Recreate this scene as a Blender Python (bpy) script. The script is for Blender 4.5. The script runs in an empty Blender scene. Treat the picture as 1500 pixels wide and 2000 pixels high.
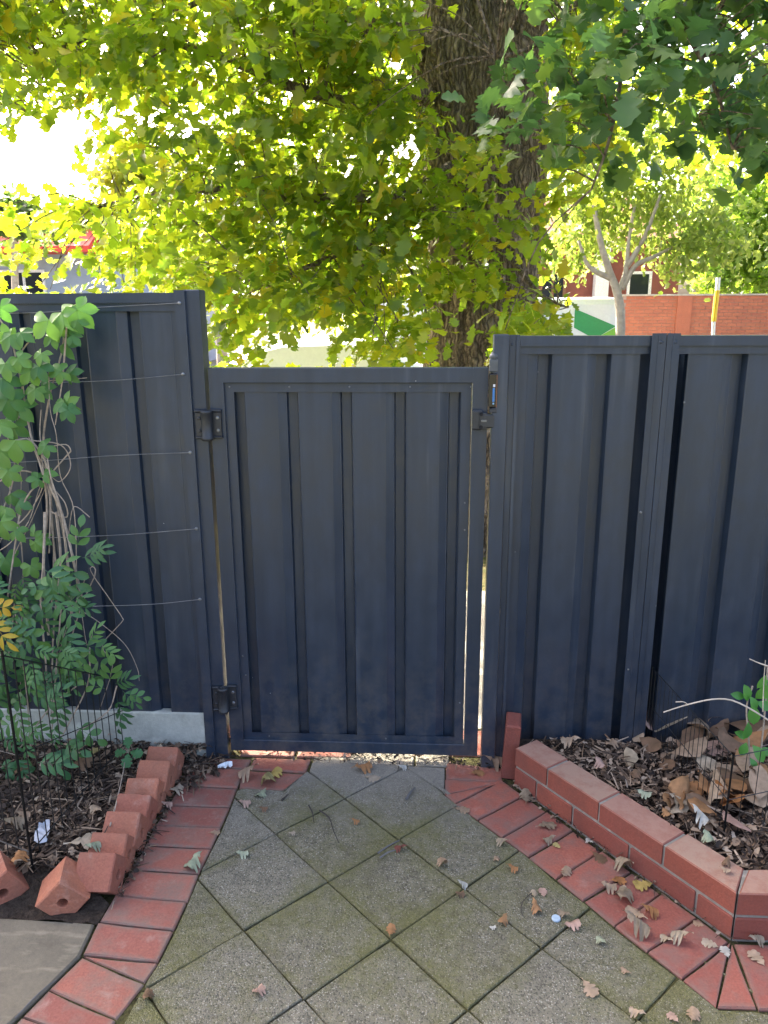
import bpy, bmesh, math, random
import numpy as np
from mathutils import Vector, Matrix
random.seed(11); rng = np.random.default_rng(11)
S = bpy.context.scene
COL = S.collection
# ------------------------------------------------------------------ camera
PITCH, ROLL, YAW, FPX, CH = 0.2549, -0.0047, 0.0514, 1495.4, 1.70
FW = np.array([-math.sin(YAW)*math.cos(PITCH), math.cos(YAW)*math.cos(PITCH), -math.sin(PITCH)])
R0 = np.array([math.cos(YAW), math.sin(YAW), 0.0]); U0 = np.cross(R0, FW)
RT = math.cos(ROLL)*R0 + math.sin(ROLL)*U0
UP = -math.sin(ROLL)*R0 + math.cos(ROLL)*U0
CAM = np.array([0, 0, CH])
cd = bpy.data.cameras.new('camera'); cam = bpy.data.objects.new('camera', cd); COL.objects.link(cam)
cd.lens = FPX/2000*36; cd.sensor_width = 36; cd.clip_start = 0.05; cd.clip_end = 3000
cam.matrix_world = Matrix(((RT[0], UP[0], -FW[0], 0), (RT[1], UP[1], -FW[1], 0), (RT[2], UP[2], -FW[2], CH), (0, 0, 0, 1)))
S.camera = cam
# ------------------------------------------------------------------ sky, sun, exposure
SUN_EL, SUN_AZ = math.radians(30), math.radians(-40)      # azimuth from +Y, negative = to the left
w = bpy.data.worlds.new('World'); S.world = w; w.use_nodes = True
nt = w.node_tree; bg = nt.nodes['Background']
sky = nt.nodes.new('ShaderNodeTexSky'); sky.sky_type = 'NISHITA'; sky.sun_disc = False
sky.sun_elevation = SUN_EL; sky.sun_rotation = SUN_AZ; sky.dust_density = 8.0; sky.air_density = 0.6; sky.ozone_density = 0.3
nt.links.new(sky.outputs[0], bg.inputs[0]); bg.inputs[1].default_value = 0.15
sl = bpy.data.lights.new('sun', 'SUN'); so = bpy.data.objects.new('sun', sl); COL.objects.link(so)
sl.energy = 3.4; sl.angle = math.radians(0.6); sl.color = (1.0, 0.93, 0.8)
sd = Vector((math.sin(SUN_AZ)*math.cos(SUN_EL), math.cos(SUN_AZ)*math.cos(SUN_EL), math.sin(SUN_EL)))
so.rotation_euler = sd.to_track_quat('Z', 'Y').to_euler()
S.view_settings.view_transform = 'Standard'; S.view_settings.look = 'None'
S.view_settings.exposure = 2.95; S.view_settings.gamma = 1.0
S.view_settings.use_curve_mapping = False

# ------------------------------------------------------------------ pixel <-> place
def ray(px, py):
    d = FW + RT*(px-750)/FPX - UP*(py-1000)/FPX
    return d
def G(px, py, z=0.0):
    d = ray(px, py); t = (z-CH)/d[2]; p = CAM+d*t
    return (float(p[0]), float(p[1]))
def G3(px, py, z=0.0):
    x, y = G(px, py, z); return (x, y, z)
def YP(px, py, y):
    d = ray(px, py); t = y/d[1]; p = CAM+d*t
    return (float(p[0]), y, float(p[2]))
def XZ(px, py, y):
    a = YP(px, py, y); return a[0], a[2]
def proj(P):
    d = np.asarray(P, float)-CAM; z = d@FW
    return np.stack([750+FPX*(d@RT)/z, 1000-FPX*(d@UP)/z, z], -1)

# ------------------------------------------------------------------ object helpers
def add(name, me, m=None, parent=None):
    o = bpy.data.objects.new(name, me); COL.objects.link(o)
    if m is not None and not me.materials: me.materials.append(m)
    if parent is not None: o.parent = parent
    return o
def tag(o, label=None, cat=None, group=None, kind=None):
    if label: o['label'] = label
    if cat: o['category'] = cat
    if group: o['group'] = group
    if kind: o['kind'] = kind
    return o
def empty(name, loc, label=None, cat=None, group=None, kind=None):
    o = bpy.data.objects.new(name, None); COL.objects.link(o); o.location = loc; o.empty_display_size = .1
    return tag(o, label, cat, group, kind)
class MB:
    """collects verts/faces, builds ONE mesh; world coordinates, made local to the parent when linked"""
    def __init__(s): s.v = []; s.f = []
    def quad(s, *p):
        n = len(s.v); s.v += [tuple(q) for q in p]; s.f.append(tuple(range(n, n+len(p)))); return s
    def box(s, x0, x1, y0, y1, z0, z1, b=0.0):
        return s.prism([(x0, y0), (x1, y0), (x1, y1), (x0, y1)], z0, z1, b)
    def prism(s, poly, z0, z1, b=0.0):
        n = len(poly)
        if area2(poly) < 0: poly = poly[::-1]
        def ring(p, z):
            k = len(s.v); s.v += [(q[0], q[1], z) for q in p]; return list(range(k, k+n))
        rings = [ring(inset(poly, b), z0), ring(poly, z0+b), ring(poly, z1-b), ring(inset(poly, b), z1)] if b > 0 else [ring(poly, z0), ring(poly, z1)]
        s.f.append(tuple(rings[0][::-1])); s.f.append(tuple(rings[-1]))
        for a, c in zip(rings, rings[1:]):
            for i in range(n):
                j = (i+1) % n; s.f.append((a[i], a[j], c[j], c[i]))
        return s
    def obox(s, M, sx, sy, sz, b=0.0):
        """box centred at origin of matrix M, bevelled"""
        t = MB(); t.box(-sx/2, sx/2, -sy/2, sy/2, -sz/2, sz/2, b)
        return s.join(t, M)
    def join(s, t, M=None):
        n = len(s.v)
        s.v += [tuple(M @ Vector(q)) for q in t.v] if M is not None else t.v
        s.f += [tuple(i+n for i in f) for f in t.f]; return s
    def tube(s, pts, rad, n=6, cap=True):
        pts = [Vector(p) for p in pts]; k = len(pts)
        rad = [rad]*k if not hasattr(rad, '__len__') else rad
        ref = Vector((0.31, 0.2, 0.93)); base = len(s.v)
        for i, p in enumerate(pts):
            d = (pts[min(i+1, k-1)]-pts[max(i-1, 0)]).normalized()
            if abs(d.dot(ref)) > .97: ref = Vector((1, .1, 0))
            a = d.cross(ref).normalized(); c = d.cross(a)
            for j in range(n):
                an = 2*math.pi*j/n
                s.v.append(tuple(p+(a*math.cos(an)+c*math.sin(an))*rad[i]))
        for i in range(k-1):
            for j in range(n):
                q = base+i*n; jj = (j+1) % n
                s.f.append((q+j, q+jj, q+n+jj, q+n+j))
        if cap:
            s.f.append(tuple(base+j for j in range(n))[::-1]); s.f.append(tuple(base+(k-1)*n+j for j in range(n)))
        return s
    def lathe(s, prof, c, n=12, axis='Z'):
        base = len(s.v)
        for r, h in prof:
            for j in range(n):
                a = 2*math.pi*j/n
                q = (r*math.cos(a), r*math.sin(a), h) if axis == 'Z' else (r*math.cos(a), h, r*math.sin(a))
                s.v.append((c[0]+q[0], c[1]+q[1], c[2]+q[2]))
        for i in range(len(prof)-1):
            for j in range(n):
                q = base+i*n; jj = (j+1) % n
                s.f.append((q+j, q+jj, q+n+jj, q+n+j))
        s.f.append(tuple(base+j for j in range(n))[::-1]); s.f.append(tuple(base+(len(prof)-1)*n+j for j in range(n)))
        return s
    def mesh(s, name, smooth=False):
        me = bpy.data.meshes.new(name); me.from_pydata(s.v, [], s.f)
        bm = bmesh.new(); bm.from_mesh(me); bmesh.ops.recalc_face_normals(bm, faces=bm.faces); bm.to_mesh(me); bm.free()
        if smooth: me.polygons.foreach_set('use_smooth', [True]*len(me.polygons))
        return me
    def build(s, name, m, parent=None, smooth=False):
        off = Vector((0, 0, 0))
        q = parent
        while q is not None: off += q.location; q = q.parent
        if off.length > 0: s.v = [tuple(Vector(p)-off) for p in s.v]
        return add(name, s.mesh(name, smooth), m, parent)
def area2(p): return sum(p[i][0]*p[(i+1) % len(p)][1]-p[(i+1) % len(p)][0]*p[i][1] for i in range(len(p)))
def inset(poly, d):
    n = len(poly); out = []
    for i in range(n):
        p0, p1, p2 = [Vector(poly[(i+k) % n][:2]) for k in (-1, 0, 1)]
        a = (p1-p0); b = (p2-p1)
        if a.length < 1e-6 or b.length < 1e-6: out.append(tuple(p1)); continue
        a.normalize(); b.normalize()
        na = Vector((-a.y, a.x)); nb = Vector((-b.y, b.x)); m = na+nb
        if m.length < 1e-4: m = na
        m.normalize(); k = max(m.dot(na), .35)
        out.append(tuple(p1+m*(d/k)))
    return out
def clip_convex(sub, cell):
    """Sutherland-Hodgman: polygon sub clipped by a convex CCW cell"""
    out = [tuple(p) for p in sub]
    for i in range(len(cell)):
        a, b = cell[i], cell[(i+1) % len(cell)]
        side = lambda p: (b[0]-a[0])*(p[1]-a[1])-(b[1]-a[1])*(p[0]-a[0])
        inp, out = out, []
        for k in range(len(inp)):
            p, q = inp[k-1], inp[k]; sp, sq = side(p), side(q)
            if (sp >= 0) != (sq >= 0):
                t = sp/(sp-sq); out.append((p[0]+t*(q[0]-p[0]), p[1]+t*(q[1]-p[1])))
            if sq >= 0: out.append(q)
        if not out: return []
    res = []
    for p in out:
        if not res or math.dist(p, res[-1]) > 2e-3: res.append(p)
    if len(res) > 1 and math.dist(res[0], res[-1]) < 2e-3: res.pop()
    return res
def curve(pts, n=14):
    """Catmull-Rom through points"""
    P = [Vector(p) for p in pts]; P = [P[0]*2-P[1]]+P+[P[-1]*2-P[-2]]
    out = []; seg = len(P)-3; per = max(2, n//seg)
    for i in range(seg):
        a, b, c, d = P[i:i+4]
        for k in range(per):
            t = k/per
            out.append(.5*((2*b)+(c-a)*t+(2*a-5*b+4*c-d)*t*t+(3*b-a-3*c+d)*t**3))
    out.append(P[-2].copy()); return out
def mesh_np(name, V, T):
    me = bpy.data.meshes.new(name)
    V = np.ascontiguousarray(V, np.float32); T = np.ascontiguousarray(T, np.int32)
    me.vertices.add(len(V)); me.vertices.foreach_set('co', V.ravel())
    me.loops.add(T.size); me.loops.foreach_set('vertex_index', T.ravel())
    me.polygons.add(len(T)); me.polygons.foreach_set('loop_start', np.arange(0, T.size, 3, dtype=np.int32))
    me.polygons.foreach_set('loop_total', np.full(len(T), 3, np.int32)); me.update(calc_edges=True)
    return me

# ------------------------------------------------------------------ materials
class N:
    def __init__(s, name):
        s.m = bpy.data.materials.new(name); s.m.use_nodes = True; s.t = s.m.node_tree
        s.b = s.t.nodes['Principled BSDF']; s.out = s.t.nodes['Material Output']
        s.geo = s.t.nodes.new('ShaderNodeNewGeometry'); s.oi = s.t.nodes.new('ShaderNodeObjectInfo')
        s.pos = s.geo.outputs['Position']
    def put(s, sock, v):
        if hasattr(v, 'is_output') or isinstance(v, bpy.types.NodeSocket): s.t.links.new(v, sock)
        elif isinstance(v, (tuple, list)) and len(v) == 3 and sock.type == 'RGBA': sock.default_value = (*v, 1)
        else: sock.default_value = v
    def noise(s, scale, detail=4, vec=None, rough=.55, out='Fac', dist=0.0):
        n = s.t.nodes.new('ShaderNodeTexNoise'); n.inputs['Scale'].default_value = scale
        n.inputs['Detail'].default_value = detail; n.inputs['Roughness'].default_value = rough; n.inputs['Distortion'].default_value = dist
        s.put(n.inputs['Vector'], vec if vec is not None else s.pos); return n.outputs[out]
    def vor(s, scale, vec=None, out='Distance', feature='F1'):
        n = s.t.nodes.new('ShaderNodeTexVoronoi'); n.inputs['Scale'].default_value = scale; n.feature = feature
        s.put(n.inputs['Vector'], vec if vec is not None else s.pos); return n.outputs[out]
    def mapping(s, scale, vec=None):
        n = s.t.nodes.new('ShaderNodeMapping'); n.inputs['Scale'].default_value = scale
        s.put(n.inputs['Vector'], vec if vec is not None else s.pos); return n.outputs[0]
    def rng(s, f, a, b, c=0.0, d=1.0):
        n = s.t.nodes.new('ShaderNodeMapRange'); s.put(n.inputs[0], f)
        for i, q in enumerate((a, b, c, d)): s.put(n.inputs[i+1], q)
        return n.outputs[0]
    def math(s, op, a, b=0.0):
        n = s.t.nodes.new('ShaderNodeMath'); n.operation = op; s.put(n.inputs[0], a); s.put(n.inputs[1], b); return n.outputs[0]
    def mix(s, f, a, b, mode='MIX'):
        n = s.t.nodes.new('ShaderNodeMix'); n.data_type = 'RGBA'; n.blend_type = mode
        s.put(n.inputs[0], f); s.put(n.inputs[6], a); s.put(n.inputs[7], b); return n.outputs[2]
    def ramp(s, f, stops):
        n = s.t.nodes.new('ShaderNodeValToRGB'); e = n.color_ramp.elements
        while len(e) < len(stops): e.new(.5)
        for q, (p, c) in zip(e, stops): q.position = p; q.color = (*c, 1)
        s.put(n.inputs[0], f); return n.outputs[0]
    def attr(s, name):
        n = s.t.nodes.new('ShaderNodeAttribute'); n.attribute_name = name; return n.outputs['Fac']
    def bump(s, h, strength=.3, dist=.01):
        n = s.t.nodes.new('ShaderNodeBump'); n.inputs['Strength'].default_value = strength; n.inputs['Distance'].default_value = dist
        s.put(n.inputs['Height'], h); s.t.links.new(n.outputs[0], s.b.inputs['Normal']); return s
    def set(s, color=None, rough=None, metal=None, spec=None):
        for k, v in (('Base Color', color), ('Roughness', rough), ('Metallic', metal), ('Specular IOR Level', spec)):
            if v is not None: s.put(s.b.inputs[k], v)
        return s
    @property
    def rand(s): return s.oi.outputs['Random']

def leafy(name, stops, trans, rnd='obj', tmix=.5, gloss=.45, wob=None, coat=.12):
    """leaf: diffuse + translucent + a waxy sheen; stops colour each leaf by a random number"""
    n = N(name); r = n.rand if rnd == 'obj' else n.geo.outputs['Random Per Island']
    c = n.ramp(r, stops)
    if wob: c = n.mix(n.rng(n.noise(wob), .3, .7), c, n.mix(.45, c, (.02, .03, .01)))
    t = n.t
    n.set(c, gloss, 0, .4)
    tr = t.nodes.new('ShaderNodeBsdfTranslucent')
    tc = n.mix(1.0, c, trans, 'MULTIPLY'); n.put(tr.inputs[0], tc)
    ms = t.nodes.new('ShaderNodeMixShader'); ms.inputs[0].default_value = tmix
    t.links.new(n.b.outputs[0], ms.inputs[1]); t.links.new(tr.outputs[0], ms.inputs[2]); t.links.new(ms.outputs[0], n.out.inputs[0])
    return n.m

def M_steel():
    n = N('dark_painted_steel')
    streak = n.noise(7, 4, n.mapping((3.2, 1, .22)))
    dust = n.noise(26, 5, n.mapping((1, 1, .5)))
    low = n.t.nodes.new('ShaderNodeSeparateXYZ'); n.put(low.inputs[0], n.pos)
    f = n.math('MULTIPLY', n.rng(streak, .25, .85), n.rng(dust, .1, .9))
    c = n.mix(f, (.014, .025, .043), (.040, .056, .087))
    mud = n.math('MULTIPLY', n.rng(low.outputs[2], .55, .0, 0, .9), n.rng(n.noise(14, 6, rough=.7), .42, .75))
    run = n.math('MULTIPLY', n.rng(n.noise(16, 3, n.mapping((1, 1, .06))), .56, .72), n.rng(n.noise(1.7, 3), .4, .65))
    c = n.mix(n.math('MULTIPLY', run, .45), c, (.10, .115, .135))
    c = n.mix(mud, c, (.11, .095, .08))
    sp = n.math('LESS_THAN', n.vor(13, n.mapping((1, .2, 1))), .022)
    c = n.mix(n.math('MULTIPLY', sp, n.math('GREATER_THAN', n.noise(3.1, 2), .56)), c, (.4, .42, .42))
    sc = n.math('GREATER_THAN', n.noise(26, 4, n.mapping((.5, 1, 4)), .7, dist=.6), .76)
    c = n.mix(n.math('MULTIPLY', sc, .35), c, (.3, .31, .33))
    n.set(c, n.rng(dust, .3, .8, .30, .5), 0, .5); n.bump(n.noise(2.2, 2, n.mapping((1, 1, .4))), .12, .02)
    return n.m
def M_plain(name, c, rough=.5, metal=0, var=.25, scale=30, bump=0, spec=None):
    n = N(name)
    f = n.rng(n.noise(scale, 5), .3, .7)
    d = tuple(x*(1-var) for x in c); l = tuple(min(1, x*(1+var)) for x in c)
    n.set(n.mix(f, d, l), rough, metal, spec)
    if bump: n.bump(n.noise(scale*3, 5), bump, .004)
    return n.m
def M_brick(name, a, b, dirt=(.09, .08, .07), dirtamt=.5, pale=None):
    n = N(name)
    c = n.mix(n.rand, a, b)
    fine = n.noise(150, 6); c = n.mix(n.math('MULTIPLY', n.rng(n.noise(5.5, 4), .35, .65), .45), c, tuple(x*.62 for x in a)); c = n.mix(n.rng(fine, .35, .7), n.mix(.35, c, (.12, .04, .03)), c)
    blot = n.noise(9, 5, rough=.65)
    c = n.mix(n.math('MULTIPLY', n.rng(blot, .45, .72), dirtamt), c, dirt)
    if pale:
        c = n.mix(n.math('MULTIPLY', n.rng(n.noise(13, 6, rough=.7), .56, .75), .55), c, pale)
    c = n.mix(n.math('MULTIPLY', n.math('MULTIPLY', n.attr('edge'), n.rng(n.noise(38, 5, rough=.7), .3, .6)), .85), c, dirt)
    spk = n.math('LESS_THAN', n.vor(95), .10)
    c = n.mix(n.math('MULTIPLY', spk, .5), c, (.07, .045, .04))
    n.set(c, n.rng(blot, .3, .7, .72, .9), 0, .3)
    n.bump(n.math('ADD', n.math('MULTIPLY', fine, .6), n.noise(30, 4)), .45, .006); return n.m
def M_paver():
    n = N('mossy_exposed_aggregate')
    big = n.noise(3.3, 4, rough=.6); mid = n.noise(24, 5, rough=.7); fine = n.noise(120, 5, rough=.7)
    base = n.mix(n.rng(mid, .3, .72), (.118, .106, .068), (.240, .216, .150))
    base = n.mix(n.math('MULTIPLY', n.rand, .45), base, (.24, .222, .185))
    stone = n.vor(235, out='Color')
    sep = n.t.nodes.new('ShaderNodeSeparateColor'); n.put(sep.inputs[0], stone)
    cell = n.vor(235)
    base = n.mix(n.math('MULTIPLY', n.math('GREATER_THAN', sep.outputs[0], .80), n.math('LESS_THAN', cell, .42)), base, (.38, .355, .29))
    base = n.mix(n.math('MULTIPLY', n.math('LESS_THAN', sep.outputs[1], .22), .6), base, (.06, .056, .042))
    mossn = n.math('ADD', n.math('MULTIPLY', n.rng(n.noise(2.1, 5, rough=.7), .30, .60), .80), n.math('MULTIPLY', n.attr('edge'), .24))
    mossn = n.math('ADD', mossn, n.math('MULTIPLY', n.math('SUBTRACT', n.noise(45, 6, rough=.75), .5), 1.3))
    mossn = n.math('SUBTRACT', mossn, n.math('MULTIPLY', n.rand, .28))
    sy = n.t.nodes.new('ShaderNodeSeparateXYZ'); n.put(sy.inputs[0], n.pos); far = n.rng(n.math('ADD', sy.outputs[1], n.math('MULTIPLY', n.math('SUBTRACT', n.noise(6, 4), .5), .5)), 2.2, 2.6)
    mossn = n.math('SUBTRACT', mossn, n.math('MULTIPLY', far, .45)); base = n.mix(n.math('MULTIPLY', far, .6), base, (.30, .275, .235))
    moss = n.mix(n.rng(fine, .3, .7), (.078, .078, .020), (.195, .185, .062))
    c = n.mix(n.rng(mossn, .22, .9, 0, .72), base, moss)
    c = n.mix(n.math('MULTIPLY', n.rng(big, .55, .75), .35), c, (.10, .088, .07))
    n.set(c, .9, 0, .25)
    n.bump(n.math('ADD', n.math('MULTIPLY', cell, -.8), n.math('ADD', n.math('MULTIPLY', fine, .7), mid)), .8, .006)
    return n.m
def M_concrete(name, c=(.215, .185, .135)):
    n = N(name)
    big = n.noise(3, 5, rough=.65); fine = n.noise(90, 6, rough=.7)
    k = n.mix(n.rng(big, .3, .7), tuple(x*.72 for x in c), c)
    k = n.mix(n.rng(fine, .3, .7, 0, .5), k, tuple(x*.55 for x in c)); k = n.mix(n.math('MULTIPLY', n.rng(n.noise(6.5, 6, rough=.75), .5, .68), .6), k, tuple(x*.5 for x in c))
    k = n.mix(n.math('MULTIPLY', n.rng(n.noise(11, 5, n.mapping((1, 3, 1))), .55, .7), .5), k, tuple(min(1, x*1.5) for x in c))
    n.set(k, .88, 0, .3).bump(n.math('ADD', fine, n.noise(18, 4)), .5, .006); return n.m
def M_bark():
    n = N('furrowed_bark')
    wv = n.t.nodes.new('ShaderNodeVectorMath'); wv.operation = 'MULTIPLY_ADD'
    n.put(wv.inputs[0], n.noise(7, 4, out='Color')); wv.inputs[1].default_value = (.10, .10, .16); n.put(wv.inputs[2], n.pos)
    wp = wv.outputs[0]; v = n.mapping((1, 1, .26), wp); a = n.noise(24, 6, v, .7, dist=.8)
    f = n.vor(30, n.mapping((1, 1, .20), wp), 'Distance', 'DISTANCE_TO_EDGE')
    c = n.mix(n.rng(a, .3, .7), (.13, .10, .075), (.44, .355, .27))
    c = n.mix(n.rng(f, .0, .2, .62, 0), c, (.03, .024, .018))
    n.set(c, .95, 0, .2).bump(n.math('ADD', n.rng(f, 0, .3), n.math('MULTIPLY', a, .8)), 1.0, .03); return n.m
def M_soil():
    n = N('garden_soil'); f = n.noise(60, 7, rough=.75)
    n.set(n.mix(n.rng(f, .3, .7), (.018, .013, .010), (.075, .055, .040)), .95, 0, .2).bump(n.noise(40, 7), 1, .02); return n.m

steel = M_steel()
black_plastic = M_plain('black_hinge_plastic', (.022, .025, .030), .45, var=.3, scale=60)
black_wire = M_plain('black_coated_wire', (.010, .011, .011), .5)
galv = M_plain('galvanised_wire', (.30, .31, .32), .4, .6)
screw_m = M_plain('screw_steel', (.20, .21, .22), .35, .7)
paver_m = M_paver()
brick_pave_a = M_brick('red_paving_brick_worn', (.41, .150, .105), (.27, .098, .078), (.20, .15, .12), .85, (.40, .29, .24))
brick_pave_b = M_brick('red_paving_brick', (.44, .142, .092), (.29, .094, .072), (.20, .125, .10), .9, (.40, .24, .19))
brick_tooth = M_brick('orange_edging_brick', (.48, .185, .108), (.35, .122, .082), (.24, .13, .09), .6, (.46, .30, .23))
brick_wall_m = M_brick('garden_wall_brick', (.34, .098, .062), (.22, .064, .050), (.15, .075, .06), .4)
def M_cap():
    m = M_brick('garden_wall_cap_brick', (.34, .098, .062), (.23, .067, .052), (.15, .075, .06), .4)
    t = m.node_tree; b = t.nodes['Principled BSDF']; src = b.inputs['Base Color'].links[0].from_socket
    n = N.__new__(N); n.m = m; n.t = t; n.b = b; n.geo = next(q for q in t.nodes if q.bl_idname == 'ShaderNodeNewGeometry'); n.oi = next(q for q in t.nodes if q.bl_idname == 'ShaderNodeObjectInfo'); n.pos = n.geo.outputs['Position']
    sx = t.nodes.new('ShaderNodeSeparateXYZ'); t.links.new(n.geo.outputs['True Normal'], sx.inputs[0])
    f = n.math('MULTIPLY', n.rng(sx.outputs[2], .6, .95), n.rng(n.noise(16, 6, rough=.7), .25, .55, .35, .95))
    dust = n.mix(n.rand, (.36, .235, .165), (.37, .165, .125))
    n.put(b.inputs['Base Color'], n.mix(f, src, dust)); return m
brick_cap_m = M_cap()
unused_cap = lambda: M_brick('garden_wall_cap_brick', (.34, .135, .10), (.36, .19, .14), (.27, .19, .145), .75)
mortar_m = M_concrete('mortar', (.33, .30, .25))
concrete_m = M_concrete('slab_concrete')
plinth_m = M_concrete('plinth_concrete', (.58, .59, .52))
soil_m = M_soil()
bark_m = M_bark()
twig_m = M_plain('grey_dry_stem', (.36, .29, .225), .85, var=.3, scale=60)
darkstick_m = M_plain('dark_stick', (.045, .036, .03), .9, var=.3, scale=60)

# ------------------------------------------------------------------ ground and setting
gm = MB(); gm.quad((-900, -600, -.10), (900, -600, -.10), (900, 1500, -.10), (-900, 1500, -.10))
ng = N('open_ground'); ng.set(ng.mix(ng.rng(ng.noise(.6, 6), .35, .65), (.20, .18, .13), (.11, .12, .055)), .95, 0, .2)
tag(gm.build('ground', ng.m), kind='structure')
fm = MB().box(-40, 40, 2.93, 4.6, -.09, -.012); fp_m = M_concrete('footpath_concrete', (.42, .39, .33)); tag(fm.build('footpath', fp_m), kind='structure')
vm = MB().box(-40, 40, 4.604, 7.9, -.09, -.02)
nv = N('verge_dry_grass'); nv.set(nv.mix(nv.rng(nv.noise(20, 7), .35, .65), (.20, .16, .08), (.08, .09, .03)), .95, 0, .1).bump(nv.noise(70, 6), 1, .03)
tag(vm.build('verge', nv.m), kind='structure')
tag(MB().box(-40, 40, 7.904, 8.05, -.2, 0.0, .01).build('kerb', fp_m), kind='structure')
nr = N('road_asphalt'); nr.set(nr.mix(nr.rng(nr.noise(80, 6), .3, .7), (.045, .045, .046), (.085, .083, .08)), .9, 0, .3)
tag(MB().quad((-120, 8.054, -.09), (120, 8.054, -.09), (120, 16, -.09), (-120, 16, -.09)).build('road', nr.m), kind='structure')
tag(MB().box(-60, 60, 16.004, 21, -.2, .02).build('footpath', fp_m), kind='structure')
# paving -------------------------------------------------------------
YG = 2.655                        # front plane of the gate
# clip the paved area to what the photo shows, running on toward and past the camera
Lpx = [(233, 2012), (284, 1920), (310, 1880), (341, 1818), (367, 1762), (390, 1707), (414, 1658), (433, 1617), (451, 1576), (464, 1541)]
Rpx = [(868, 1551), (931, 1602), (980, 1635.5), (1031, 1672.8), (1084, 1718), (1138, 1759.5), (1197, 1809), (1262, 1859), (1331, 1913), (1400, 1969.7), (1478, 1974)]
Lg = [G(*p) for p in Lpx]; Rg = [G(*p) for p in Rpx]
A0 = G(586, 1546); A1 = G(600, 1511); A1b = G(609, 1490); A2 = G(870, 1499)
area = [(-1.2, .1), (-.75, 1.1)] + Lg + [A0, A1, A1b, A2] + Rg + [(1.6, 1.42), (1.6, .1)]
pav = empty('paved_path', (0, 1.8, 0), kind='structure')
base_n = N('joint_dirt'); base_n.set(base_n.mix(base_n.rng(base_n.noise(60, 6), .35, .65), (.030, .027, .015), (.085, .080, .032)), .95, 0, .1).bump(base_n.noise(90, 6), 1, .01)
MB().quad((-3.5, -.3, -.008), (3.5, -.3, -.008), (3.5, 2.92, -.008), (-3.5, 2.92, -.008)).build('joint_bed', base_n.m, pav)
def slab(poly, name, m, parent, top=0.0, gap=.0022, th=.035, bev=.003, ringw=.055, rot=None):
    """a paving piece with a bevelled rim and an inner ring, 'edge' = 1 at its rim"""
    if area2(poly) < 0: poly = poly[::-1]
    if abs(area2(poly)) < 4e-4: return None
    p0 = inset(poly, gap)
    if area2(p0) < 2e-4: return None
    c = Vector((sum(p[0] for p in p0)/len(p0), sum(p[1] for p in p0)/len(p0), 0))
    # rim subdivided and a touch uneven
    pts = []
    for i in range(len(p0)):
        a, b = Vector(p0[i]), Vector(p0[(i+1) % len(p0)]); k = max(1, int((b-a).length/.06))
        nn = Vector((-(b-a).y, (b-a).x)); nn = nn.normalized() if nn.length else nn
        for t in range(k):
            q = a.lerp(b, t/k)
            if t: q = q+nn*random.uniform(-.0002, .0022)
            else: q = q+(Vector(c[:2])-q).normalized()*random.uniform(.0, .005)
            pts.append(q)
    n = len(pts); tilt = (random.uniform(-.006, .006), random.uniform(-.006, .006))
    cv = Vector(c[:2])
    def ring(f, z): return [(cv.x+(q.x-cv.x)*f(q), cv.y+(q.y-cv.y)*f(q), z) for q in pts]
    sh = lambda d: (lambda q: max(.05, 1-d/max((q-cv).length, .02)))
    rings = [ring(sh(0), -th), ring(sh(0), -bev), ring(sh(bev), 0), ring(sh(ringw), .0006)]
    V = []; F = []; E = []
    for k, r in enumerate(rings):
        V += [(x-c.x, y-c.y, z+(x-c.x)*tilt[0]+(y-c.y)*tilt[1]) for x, y, z in r]; E += [0 if k == 3 else 1]*n
    V.append((0, 0, .0006)); E.append(0)
    for k in range(3):
        for i in range(n):
            j = (i+1) % n; F.append((k*n+i, k*n+j, (k+1)*n+j, (k+1)*n+i))
    for i in range(n): F.append((3*n+i, 3*n+(i+1) % n, 4*n))
    me = bpy.data.meshes.new(name); me.from_pydata(V, [], F)
    at = me.attributes.new('edge', 'FLOAT', 'POINT'); at.data.foreach_set('value', [float(e) for e in E])
    o = add(name, me, m, parent); o.location = (c.x-parent.location.x, c.y-parent.location.y, top-parent.location.z)
    return o
ANG, SZ = -0.8114, 0.2958; O0 = Vector((-.2812, 1.989))
e1 = Vector((math.cos(ANG), math.sin(ANG)))*SZ; e2 = Vector((-e1.y, e1.x))
for i in range(-5, 9):
    for j in range(-8, 5):
        q = O0+e1*i+e2*j
        cell = [tuple(q), tuple(q+e1), tuple(q+e1+e2), tuple(q+e2)]
        if max(p[1] for p in cell) < .9: continue
        pl = clip_convex(area, cell)
        if len(pl) >= 3: slab(pl, 'paver', paver_m, pav, random.uniform(-.0025, .0025), .0011)
# cut pavers across the threshold, under the gate and just past it
xs = [G(609, 1490)[0]+.0, -.02, .115, G(869, 1499)[0]]
for a, b in zip(xs, xs[1:]):
    slab([(a, A1b[1]), (b, A1b[1]), (b, A1b[1]+.10), (a, A1b[1]+.10)], 'paver', paver_m, pav, random.uniform(-.004, .002))
xx = xs[0]
for k in range(3):
    slab([(xx+k*.19, A1b[1]+.102), (xx+k*.19+.188, A1b[1]+.102), (xx+k*.19+.188, 2.92), (xx+k*.19, 2.92)], 'paver', paver_m, pav, -.003)
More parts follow.
